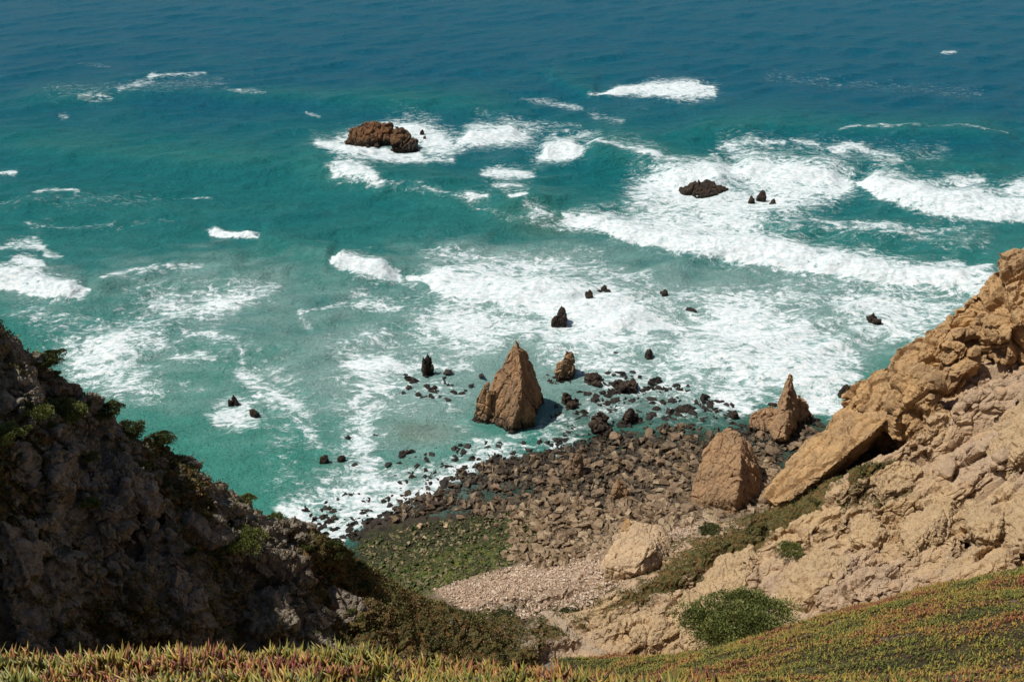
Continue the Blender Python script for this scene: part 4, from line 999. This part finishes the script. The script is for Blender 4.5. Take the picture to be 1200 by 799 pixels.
# rubble: merged small rocks, beyond counting
def rubble(name, spots, mat, label, cat, sizes, seed, tint=None):
    r = np.random.RandomState(seed); Vs = []; Fs = []; n = 0; T = []
    for (x, y, z), s in zip(spots, sizes):
        V, F = PRO_S[r.randint(len(PRO_S))]
        a = r.rand() * 6.28; ca, sa = math.cos(a), math.sin(a)
        tl = r.normal(0, .22)
        Vv = V * np.array([s, s * r.uniform(.7, 1.1), s * r.uniform(.6, 1.1)])
        Vr = np.stack([Vv[:, 0] * ca - Vv[:, 1] * sa, Vv[:, 0] * sa + Vv[:, 1] * ca, Vv[:, 2] + Vv[:, 0] * tl], 1)
        Vs.append(Vr + np.array([x, y, z + s * 0.22])); Fs.append(F + n); n += len(V)
        T.append(np.full(len(V), r.rand()))
    me = make_mesh(name, np.vstack(Vs), np.vstack(Fs), False, dict(tint=np.concatenate(T)), mat)
    return tag(link(name, me), label, cat, None, 'stuff')
def rubble_mat(name, cols, wet=False):
    m = NT(name); t = m.attr('tint')
    cr = m.n('ShaderNodeValToRGB'); m.l(t, cr.inputs[0]); cr.color_ramp.interpolation = 'LINEAR'
    els = cr.color_ramp.elements
    for i, cc in enumerate(cols):
        e = els[i] if i < 2 else els.new(0.5)
        e.position = i / (len(cols) - 1); e.color = (*cc, 1)
    col = m.mix(m.ramp(m.noise(m.pos, 3.0, 6, 0.7), 0.4, 0.65, 0, 0.55), cr.outputs[0], tuple(v * 0.4 for v in cols[0]))
    r = 0.9
    if wet:
        al = m.noise(m.pos, 0.35, 6, 0.7)
        sep = m.n('ShaderNodeSeparateXYZ'); m.l(m.pos, sep.inputs[0])
        wz = m.ramp(m.math('ADD', sep.outputs[2], m.math('MULTIPLY', m.math('SUBTRACT', al, 0.5), 1.6)), 0.3, 1.35, 1, 0)
        col = m.mix(m.math('MULTIPLY', wz, 0.88), col, (0.03, 0.026, 0.018)); r = m.ramp(wz, 0, 1, 0.9, 0.45)
    nb = m.bump(m.noise(m.pos, 6, 6, 0.7), 0.7, 0.12)
    return m.done(col, r, nb, 0.25)
M_RUB = rubble_mat('boulder rubble', [(0.18, 0.12, 0.068), (0.26, 0.175, 0.10), (0.35, 0.245, 0.145), (0.46, 0.345, 0.22)], True)
M_GRAV = rubble_mat('beach cobble', [(0.42, 0.28, 0.18), (0.56, 0.39, 0.26), (0.66, 0.49, 0.35), (0.76, 0.64, 0.50)])
M_ALG = rubble_mat('algae covered stone', [(0.09, 0.07, 0.035), (0.05, 0.09, 0.018), (0.18, 0.21, 0.035), (0.34, 0.26, 0.15)])
def ground_spots(poly, n, seed, zmax=30):
    r = np.random.RandomState(seed); xs = [p[0] for p in poly]; ys = [p[1] for p in poly]
    qx = r.uniform(min(xs), max(xs), n * 3); qy = r.uniform(min(ys), max(ys), n * 3)
    ok = in_poly(qx, qy, poly); qx = qx[ok][:n]; qy = qy[ok][:n]
    z = np.ones(len(qx))
    for _ in range(4):
        u = (qx - 600) / FPX; v = (399.5 - qy) / FPX; t = (z - CAMZ) / (-SP + v * CP)
        x = u * t; y = (CP + v * SP) * t
        g = ground_at(x, y); z = np.clip(g[:, 2], -1, 12)
    g = ground_at(x, y)
    return np.stack([x, y, g[:, 2]], 1), z
sp, _ = ground_spots([(470, 580), (560, 545), (640, 530), (700, 515), (780, 498), (850, 505), (900, 505), (975, 495), (960, 530), (915, 580), (890, 600), (800, 620), (720, 650), (640, 668), (590, 655), (600, 610), (520, 600), (460, 610)], 9000, 1)
rr_ = np.random.RandomState(9)
sz = 0.17 + 1.15 * rr_.rand(len(sp)) ** 4.5
rubble('boulder_rubble', sp, M_RUB, 'brown broken rocks covering the shore between the larger boulders', 'rubble', sz, 2)
sp, _ = ground_spots([(505, 690), (560, 674), (640, 655), (705, 640), (725, 625), (800, 612), (850, 606), (800, 640), (720, 690), (665, 722), (610, 728), (540, 712)], 9000, 3)
rubble('beach_cobbles', sp, M_GRAV, 'pinkish tan cobbles heaped over the small beach', 'cobbles', 0.09 + 0.28 * rr_.rand(len(sp)) ** 3, 4)
sp, _ = ground_spots([(400, 650), (440, 628), (500, 612), (600, 600), (640, 615), (620, 655), (560, 675), (490, 695), (400, 690)], 3600, 5)
rubble('algae_stones', sp, M_ALG, 'stones slick with green algae on the low tide flat', 'algae', 0.10 + 0.5 * rr_.rand(len(sp)) ** 3, 6)


# low reef awash round the stacks: dark broken rock at water level
def reef_spots(poly, n, seed, thr):
    r = np.random.RandomState(seed); xs = [p[0] for p in poly]; ys = [p[1] for p in poly]
    qx = r.uniform(min(xs), max(xs), n * 2); qy = r.uniform(min(ys), max(ys), n * 2)
    ok = in_poly(qx, qy, poly); qx = qx[ok]; qy = qy[ok]
    nn = fbm(np.stack([qx * 0.055, qy * 0.13, qx * 0], 1), 3, 0.55, seed * 3.1)
    k_ = nn > thr; qx = qx[k_]; qy = qy[k_]
    return [G(a_, b_, -0.18) for a_, b_ in zip(qx, qy)]
RS = []
for poly, n_, thr_ in (([(468, 436), (520, 440), (556, 465), (548, 482), (500, 480), (470, 462)], 420, 0.12), ([(640, 440), (760, 440), (860, 475), (860, 520), (760, 525), (680, 520), (640, 500), (655, 470)], 2400, 0.08),
                       ([(470, 530), (560, 520), (690, 505), (700, 540), (600, 565), (500, 600), (450, 590)], 1900, 0.05), ([(350, 600), (400, 580), (470, 580), (470, 620), (400, 645), (365, 630)], 800, 0.06), ([(835, 470), (900, 500), (960, 490), (970, 520), (880, 525), (830, 505)], 600, 0.05)):
    RS += reef_spots(poly, n_, len(RS) % 97 + 11, thr_)
rr2 = np.random.RandomState(31)
rubble('reef', RS, M_DARK, 'low dark broken reef awash between the sea stacks and the boulder shore', 'reef', 0.18 + 0.85 * rr2.rand(len(RS)) ** 2.6, 8)

# scrub and succulents creeping over the far slopes: small leaf sprays in tufts
def far_cover():
    r = np.random.RandomState(91)
    vis = (veg > 0.30) & (P[:, 1] > 48) & (P[:, 1] < 125) & (P[:, 2] > 1.5) & (np.abs(P[:, 0] / P[:, 1]) < 0.62)
    cl1 = fbm(PD * 0.45, 4, 0.6, 611)
    w_ = np.clip((veg - 0.30) * 1.6 + cl1 * 1.8 - 0.05, 0, 1) * vis * (1 + 0.8 * (left > 0.5))
    RV = np.vstack([q_[0] for q_ in REM]); RI = np.concatenate([q_[2] for q_ in REM])
    pick = np.nonzero(r.rand(len(RI)) < w_[RI] * 0.16)[0]
    idx = RI[pick]
    m_ = len(idx); k = 7
    base = np.repeat(RV[pick], k, 0) + r.normal(0, 0.16, (m_ * k, 3)) * np.array([1, 1, 0.5])
    tone = np.repeat(np.clip(fbm(PD[idx] * 0.25, 3, 0.5, 19) * 3.2 + r.normal(0, 0.6, m_) + 1.3, 0, 3.99), k)
    pal = np.array([[0.075, 0.085, 0.028], [0.15, 0.145, 0.045], [0.20, 0.125, 0.05], [0.30, 0.23, 0.13]])
    col = pal[tone.astype(int)] * r.uniform(0.6, 1.35, (m_ * k, 1))
    d = r.normal(size=base.shape); d[:, 2] = np.abs(d[:, 2]) + 0.7; d /= np.linalg.norm(d, axis=1)[:, None]
    sd = np.cross(d, r.normal(size=d.shape)); sd /= np.linalg.norm(sd, axis=1)[:, None] + 1e-6
    L = (0.13 + 0.16 * r.rand(m_ * k))[:, None]
    V = np.stack([base, base + d * L * .5 + sd * L * .33, base + d * L, base + d * L * .5 - sd * L * .33], 1).reshape(-1, 3)
    mm = NT('far plant cover'); mat = mm.done(mm.attr('leafcol', 'Color'), 0.7, None, 0.2)
    me = make_mesh('ground_cover', V, np.arange(len(V)).reshape(-1, 4), False, dict(leafcol=np.repeat(col, 4, 0)), mat)
    print('cover', m_ * k)
    tag(link('ground_cover', me), 'olive and rust coloured scrub creeping over the cliff slopes and the gully', 'ground cover', None, 'stuff')
far_cover()

# ------------------------------------------------------------------ near ground (fine) and the plants on it
def near_height(X_, Y_):
    h = height(X_, Y_)
    Pn = np.stack([np.ravel(X_), np.ravel(Y_), h], 1)
    return h + 0.22 * fbm(Pn * 0.45, 4, 0.5, 12) * sstep(2, 8, Pn[:, 1]) + (0.05 + 0.10 * sstep(9, 7, Pn[:, 1])) * fbm(Pn * 1.7, 3, 0.5, 19)
nx_ = np.linspace(-26, 34, 420); ny_ = np.linspace(-14, 30, 330)
NX, NY = np.meshgrid(nx_, ny_)
nh = near_height(NX, NY).reshape(NX.shape)
NP = np.stack([NX, NY, nh + sstep(25, 30, NY) * -0.4], -1).reshape(-1, 3)
def near_material():
    m = NT('plant covered slope ground')
    n = m.noise(m.pos, 1.6, 7, 0.7, 0.4)
    col = m.mix(m.ramp(n, 0.4, 0.6), (0.05, 0.045, 0.022), (0.11, 0.08, 0.035))
    col = m.mix(m.ramp(m.noise(m.pos, 12, 4, 0.7), 0.45, 0.65), col, (0.15, 0.10, 0.05))
    pale = m.attr('bare')
    col = m.mix(pale, col, m.mix(m.ramp(m.noise(m.pos, 9, 5, 0.7), 0.4, 0.6), (0.15, 0.12, 0.085), (0.36, 0.31, 0.25)))
    nb = m.bump(m.noise(m.pos, 7, 7, 0.75), 1.0, 0.15)
    return m.done(col, 0.95, nb, 0.15)
npx, npy = to_px(NP[:, 0], np.maximum(NP[:, 1], 1), NP[:, 2])
bare = np.clip(sstep(9, 4, seg_dist(npx, npy, [(628, 760), (640, 775), (652, 795), (648, 815)])[0]) + 0.55 * sstep(0.24, 0.34, fbm(NP * 0.5, 4, 0.55, 71)) * sstep(2, 6, NP[:, 0]) + sstep(7, 3, seg_dist(npx, npy, [(545, 764), (575, 762), (610, 765)])[0]), 0, 1)
me = make_mesh('foreground_slope', NP, grid_faces(*NX.shape), True, dict(bare=bare), near_material())
link('foreground_slope', me)['kind'] = 'structure'

def leaf_material():
    m = NT('ice plant leaf')
    c_ = m.attr('leafcol', 'Color')
    col = m.mix(m.ramp(m.noise(m.pos, 40, 3, 0.6), 0.35, 0.65, 0, 0.35), c_, (0.05, 0.05, 0.015))
    m.b.inputs['Subsurface Weight'].default_value = 0.0
    return m.done(col, 0.42, None, 0.35)
M_LEAF = leaf_material()
def leaves(name, base, hgt, wid, colr, lean, label, cat, mat=M_LEAF):
    """three sided tapering finger leaves; arrays"""
    n = len(base); r = np.random.RandomState(11)
    az = r.rand(n) * 6.283; ld = np.stack([np.cos(az), np.sin(az), np.zeros(n)], 1)
    tipd = ld * (lean * hgt)[:, None]; up = np.array([0, 0, 1.0])
    side = np.stack([-np.sin(az), np.cos(az), np.zeros(n)], 1)
    V = []
    for k, (t, ws) in enumerate(((0, 0.75), (0.5, 1.0), (1.0, 0.0))):
        cen = base + tipd * (t ** 1.8) + up[None] * (hgt * t * (1 - 0.12 * t))[:, None]
        if k < 2:
            for a in (0, 2.094, 4.189):
                V.append(cen + (side * math.cos(a) + ld * math.sin(a)) * (wid * ws)[:, None])
        else: V.append(cen)
    V = np.stack(V, 1).reshape(-1, 3)
    f = []
    for a in range(3):
        b = (a + 1) % 3
        f += [[a, b, 3 + b], [a, 3 + b, 3 + a], [3 + a, 3 + b, 6]]
    F = (np.array(f)[None] + (np.arange(n) * 7)[:, None, None]).reshape(-1, 3)
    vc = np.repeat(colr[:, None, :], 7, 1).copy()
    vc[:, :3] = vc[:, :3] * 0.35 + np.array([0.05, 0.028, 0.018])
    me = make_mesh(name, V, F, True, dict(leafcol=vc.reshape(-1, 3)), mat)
    return tag(link(name, me), label, cat, None, 'stuff')
PAL = np.array([[0.17, 0.18, 0.03], [0.30, 0.26, 0.045], [0.42, 0.27, 0.055], [0.38, 0.15, 0.055], [0.24, 0.06, 0.04], [0.09, 0.03, 0.025], [0.085, 0.10, 0.022]])
def leaf_cols(Pb, n, warmth, r):
    t = np.clip(fbm(Pb * 0.4, 4, 0.6, 33) * 6.0 + r.normal(0, 1.0, n) * 0.9 + warmth, -1.5, 3.5)
    idx = np.clip(np.round(t + 1.5), 0, 5).astype(int)
    order = np.array([6, 0, 1, 2, 3, 4])
    idx = order[idx]; idx[r.rand(n) < 0.06] = 5
    return PAL[idx] * r.uniform(0.6, 1.2, (n, 1))
rl = np.random.RandomState(21)
# close mat
n = 26000
bx = rl.uniform(-7.5, 1.6, n); by = rl.uniform(3.8, 8.2, n)
bz = near_height(bx, by); Pb = np.stack([bx, by, bz], 1)
cl = fbm(Pb * 2.6, 2, 0.5, 7)
h = (0.075 + 0.075 * rl.rand(n)) * np.clip(1 + 1.7 * cl, 0.25, 3)
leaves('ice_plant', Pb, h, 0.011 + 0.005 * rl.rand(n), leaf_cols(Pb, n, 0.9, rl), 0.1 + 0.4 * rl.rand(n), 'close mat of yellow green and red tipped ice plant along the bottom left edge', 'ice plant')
# right hand slope
n = 120000
bx = rl.uniform(0, 22, n); by = 6 + 24 * rl.rand(n) ** 0.8
bz = near_height(bx, by); px_, py_ = to_px(bx, by, bz)
dens = 1 - 0.55 * sstep(0.20, 0.32, fbm(np.stack([bx, by, bz], 1) * 0.5, 4, 0.55, 71)) * sstep(2, 6, bx)
dens *= 1 - sstep(10, 4, seg_dist(px_, py_, [(628, 760), (640, 775), (652, 795), (648, 815)])[0])
ok = (px_ > 520) & (px_ < 1330) & (py_ < 860) & (rl.rand(n) < dens)
Pb = np.stack([bx, by, bz], 1)[ok]; n = len(Pb); far = Pb[:, 1] / 14
h = (0.06 + 0.06 * rl.rand(n)) * (0.85 + 0.15 * far); cl = fbm(Pb * 1.8, 2, 0.5, 7); h *= 1 + 1.3 * cl
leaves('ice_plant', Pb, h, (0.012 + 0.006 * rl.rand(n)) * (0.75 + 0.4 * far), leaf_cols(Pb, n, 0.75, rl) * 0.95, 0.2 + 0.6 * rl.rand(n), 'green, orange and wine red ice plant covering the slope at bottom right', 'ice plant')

# dry grass on the lip at the far left
def grass(name, cx, cy, n, spread, hh, label, mat, yr):
    r = np.random.RandomState(int(abs(cx) * 10) + 3)
    x = cx + r.normal(0, spread, n); y = cy + r.normal(0, yr, n); z = height(x, y) if cy > 26 else near_height(x, y)
    az = r.rand(n) * 6.28; L = hh * r.uniform(.5, 1.2, n); w_ = 0.012 + 0.0 * L
    d = np.stack([np.cos(az), np.sin(az)], 1) * (L * r.uniform(.2, .8, n))[:, None]
    V = np.stack([np.stack([x - w_, y, z], 1), np.stack([x + w_, y, z], 1), np.stack([x + d[:, 0] * .4 + w_ * .6, y + d[:, 1] * .4, z + L * .65], 1), np.stack([x + d[:, 0] * .4 - w_ * .6, y + d[:, 1] * .4, z + L * .65], 1), np.stack([x + d[:, 0], y + d[:, 1], z + L], 1), np.stack([x + d[:, 0] + .003, y + d[:, 1], z + L], 1)], 1).reshape(-1, 3)
    F = (np.array([[0, 1, 2, 3], [3, 2, 5, 4]])[None] + (np.arange(n) * 6)[:, None, None]).reshape(-1, 4)
    me = make_mesh(name, V, F, False, None, mat)
    return tag(link(name, me), label, 'grass', None, 'stuff')
def flat_mat(name, a, b, sc=8, rough=0.8):
    m = NT(name); return m.done(m.mix(m.ramp(m.noise(m.pos, sc, 4, 0.7), 0.38, 0.62), a, b), rough, None, 0.2)
M_DRY = flat_mat('dry grass', (0.22, 0.17, 0.10), (0.42, 0.35, 0.24))
grass('dry_grass', -7.0, 11.0, 1400, 1.6, 0.45, 'bleached dry grass on the lip at the bottom left corner', M_DRY, 0.8)

# ------------------------------------------------------------------ shrubs
M_STEM = flat_mat('shrub stem', (0.10, 0.07, 0.045), (0.18, 0.13, 0.09))
def shrub_mat(name, a, b, c2):
    m = NT(name); t = m.attr('tint')
    col = m.mix(t, a, b)
    col = m.mix(m.ramp(m.noise(m.pos, 2.5, 4, 0.6), 0.5, 0.68, 0, 0.7), col, c2)
    return m.done(col, 0.6, None, 0.25)
M_SH = shrub_mat('juniper foliage', (0.085, 0.105, 0.026), (0.19, 0.205, 0.055), (0.25, 0.24, 0.075))
M_SH2 = shrub_mat('dark shrub foliage', (0.05, 0.062, 0.02), (0.11, 0.125, 0.035), (0.14, 0.12, 0.04))
def shrub(pt, rx, ry, rz, label, nleaf, leaf, mat=M_SH, seed=0, group=None):
    """low wind-cut shrub: stems and leaf sprays set through clumps"""
    r = np.random.RandomState(seed + 500)
    root = bpy.data.objects.new('shrub', None); COL.objects.link(root); root.location = pt; root.empty_display_size = 0.3
    tag(root, label, 'shrub', group)
    nc_ = max(12, int(14 + nleaf / 800))
    C_ = []
    for i in range(nc_):
        a = r.rand() * 6.28; q_ = r.rand() ** 0.5 * 0.8
        top = (1 - q_ * q_) ** 0.5
        C_.append((math.cos(a) * q_ * rx, math.sin(a) * q_ * ry, rz * (0.15 + 0.62 * top * r.uniform(0.6, 1.0)), r.uniform(0.17, 0.30)))
    C_ = np.array(C_)
    ci = r.randint(nc_, size=nleaf)
    d = r.normal(size=(nleaf, 3)); d /= np.linalg.norm(d, axis=1)[:, None]; d[:, 2] = np.where(r.rand(nleaf) < .75, np.abs(d[:, 2]), d[:, 2])
    rad = 0.62 + 0.42 * r.rand(nleaf) ** 0.6
    cs = C_[ci, 3]
    pos = C_[ci, :3] + d * (cs * rad)[:, None] * np.array([rx, ry, rz * 0.95])
    pos += r.normal(0, 0.02, pos.shape) * rx
    bumpn = fbm(pos / leaf * 0.13, 2, 0.5, seed)
    pos += d * (bumpn * leaf * 3.5)[:, None]
    pos *= (1 + 0.12 * fbm(pos / rx * 2.2, 2, 0.5, seed + 3))[:, None]
    pos[:, 2] = np.maximum(pos[:, 2], -0.2 * rz)
    # leaf: small folded diamond pointing outward and up
    dir_ = d + np.array([0, 0, 0.5]) + r.normal(0, .45, d.shape); dir_ /= np.linalg.norm(dir_, axis=1)[:, None]
    sd = np.cross(dir_, r.normal(size=d.shape)); sd /= np.linalg.norm(sd, axis=1)[:, None] + 1e-6
    L = leaf * r.uniform(.6, 1.3, nleaf)[:, None]
    V = np.stack([pos, pos + dir_ * L * .5 + sd * L * .28, pos + dir_ * L, pos + dir_ * L * .5 - sd * L * .28], 1).reshape(-1, 3)
    F = np.arange(nleaf * 4).reshape(-1, 4)
    tint = np.repeat(np.clip(0.5 + 0.5 * r.normal(size=nleaf) * .6 + 0.55 * (r.rand(nc_) - .5)[ci] * 2, 0, 1), 4)
    link('foliage', make_mesh('foliage', V, F, False, dict(tint=tint), mat), parent=root)
    Vs = []; Fs = []; k = 0
    for i in range(min(nc_, 16)):
        e = C_[i, :3]; prev = None; m0 = k
        for t in (0, .5, 1):
            cpt = np.array([e[0] * t, e[1] * t, e[2] * t ** .7 - (0.15 * rz if t == 0 else 0)]); rad_ = 0.035 * rx * (1 - .7 * t) + 0.004
            for a in range(5): Vs.append(cpt + rad_ * np.array([math.cos(a * 1.257), math.sin(a * 1.257), 0]))
        for s_ in range(2):
            for a in range(5): Fs.append([m0 + s_ * 5 + a, m0 + s_ * 5 + (a + 1) % 5, m0 + s_ * 5 + 5 + (a + 1) % 5, m0 + s_ * 5 + 5 + a])
        k += 15
    link('stem', make_mesh('stem', np.array(Vs), np.array(Fs), True, None, M_STEM), parent=root)
    return root
# big juniper at the edge of the ice plant slope
bp = W(868, 762, 24.0)
shrub((bp[0], bp[1], float(near_height([bp[0]], [bp[1]])[0]) + 0.1), 2.4, 1.5, 1.25, 'large bright green juniper bush spreading on the edge of the ice plant slope', 36000, 0.075, M_SH, 1)
HB = [(305, 655, 25, 'round bright green shrub alone on the lower part of the shaded slope', M_SH),
      (92, 505, 30, 'wide green shrub in the middle of the upper left slope', M_SH), (45, 500, 17, 'small green shrub left of the wide one on the upper left slope', M_SH),
      (52, 428, 20, 'green shrub leaning over the skyline nearest the top left', M_SH2), (12, 520, 18, 'green shrub cut by the left edge of the picture', M_SH),
      (130, 468, 20, 'dark shrub on the skyline, uppermost of the skyline row', M_SH2), (160, 482, 20, 'dark shrub on the skyline, middle of the skyline row', M_SH2), (188, 500, 17, 'dark shrub on the skyline, lowest of the skyline row', M_SH2),
      (118, 605, 12, 'small yellow green shrub deep in the shaded slope', M_SH), (196, 556, 11, 'small yellowish shrub high on the sunlit shoulder', M_SH), (222, 570, 13, 'olive shrub just under the skyline shoulder', M_SH2),
      (500, 695, 26, 'dark green shrub draped along the lower ridge above the beach', M_SH2), (478, 684, 16, 'dark green shrub at the top end of the draped one on the ridge', M_SH2),
      (592, 725, 14, 'small dark shrub on the tail of the ridge beside the beach', M_SH2), (660, 720, 16, 'grey green shrub at the mouth of the gully', M_SH2), (775, 740, 9, 'little dark shrub on the gully side below the pale cliff', M_SH2),
      (925, 658, 13, 'bright green shrub clinging to the pale cliff face', M_SH), (834, 626, 14, 'dark green shrub at the foot of the slab below the pale cliff', M_SH2), (955, 592, 5, 'tiny dark shrub above the plant strip on the pale cliff', M_SH2), (983, 593, 4, 'smallest tuft shrub on the pale cliff face', M_SH2),
      (1030, 535, 8, 'low shrub in the strip beside the ochre slab', M_SH2), (430, 690, 10, 'small olive shrub on the shaded flank of the lower ridge', M_SH2)]
SLM = [(305, 655, 'the round bright green shrub'), (92, 505, 'the wide green shrub on the upper left'), (52, 428, 'the topmost skyline shrub'), (160, 482, 'the skyline shrub row'), (118, 605, 'the yellow green shrub in deep shade'), (500, 695, 'the shrub draped along the ridge'), (222, 570, 'the olive shrub under the skyline'), (30, 680, 'the dark outcrop at far left'), (235, 700, 'the pale grey low outcrop'), (420, 715, 'the grey outcrop on the lower ridge')]
rs2 = random.Random(77)
SC = [(rs2.uniform(10, 330), 0, 0) for _ in range(0)]
for k_ in range(26):
    px = rs2.uniform(5, 520); sky_y = 383 + 0.66 * px
    py = sky_y + (rs2.uniform(-2, 10) if k_ % 2 else rs2.uniform(15, 150))
    if py < 750: HB.append((px, py, rs2.uniform(5, 11), None, M_SH2 if k_ % 3 else M_SH))
for i, (px, py, rp, lab, mt) in enumerate(HB):
    grp = None
    if lab is None:
        lx, ly, nm = min(SLM, key=lambda q_: abs(px - q_[0]) + abs(py - q_[1]))
        lab = ('small' if rp < 7 else 'low' if rp < 9 else 'broad') + ' scrub bush ' + ('left of ' if px < lx - 12 else 'right of ' if px > lx + 12 else 'below ' if py > ly else 'above ') + nm
        grp = 'scrub bushes dotted over the shaded slope'
    p = None
    for dy_ in range(-4, 30, 3):
        p = on_far(px, py + dy_)
        if p is not None and p[1] < 130: break
    if p is None: continue
    snap = min(((np.sum((q_[0] - np.array(p)) ** 2, 1).min(), q_[0][np.argmin(np.sum((q_[0] - np.array(p)) ** 2, 1))]) for q_ in REM), key=lambda t_: t_[0])
    p = tuple(float(v) for v in snap[1])
    big_ = mt is M_SH and grp is None and rp > 10
    if big_: rp *= 1.2
    s = (p[1] * CP - (p[2] - CAMZ) * SP) / FPX; rw_ = rp * s * 1.12
    shrub((p[0], p[1], p[2] + (0.12 if big_ else -0.2) * rw_), rw_, rw_ * 0.9, rw_ * 0.68, lab, int(2500 + 260 * rp), max(0.10, 0.10 * rw_ ** .5), mt, 10 + i, grp)
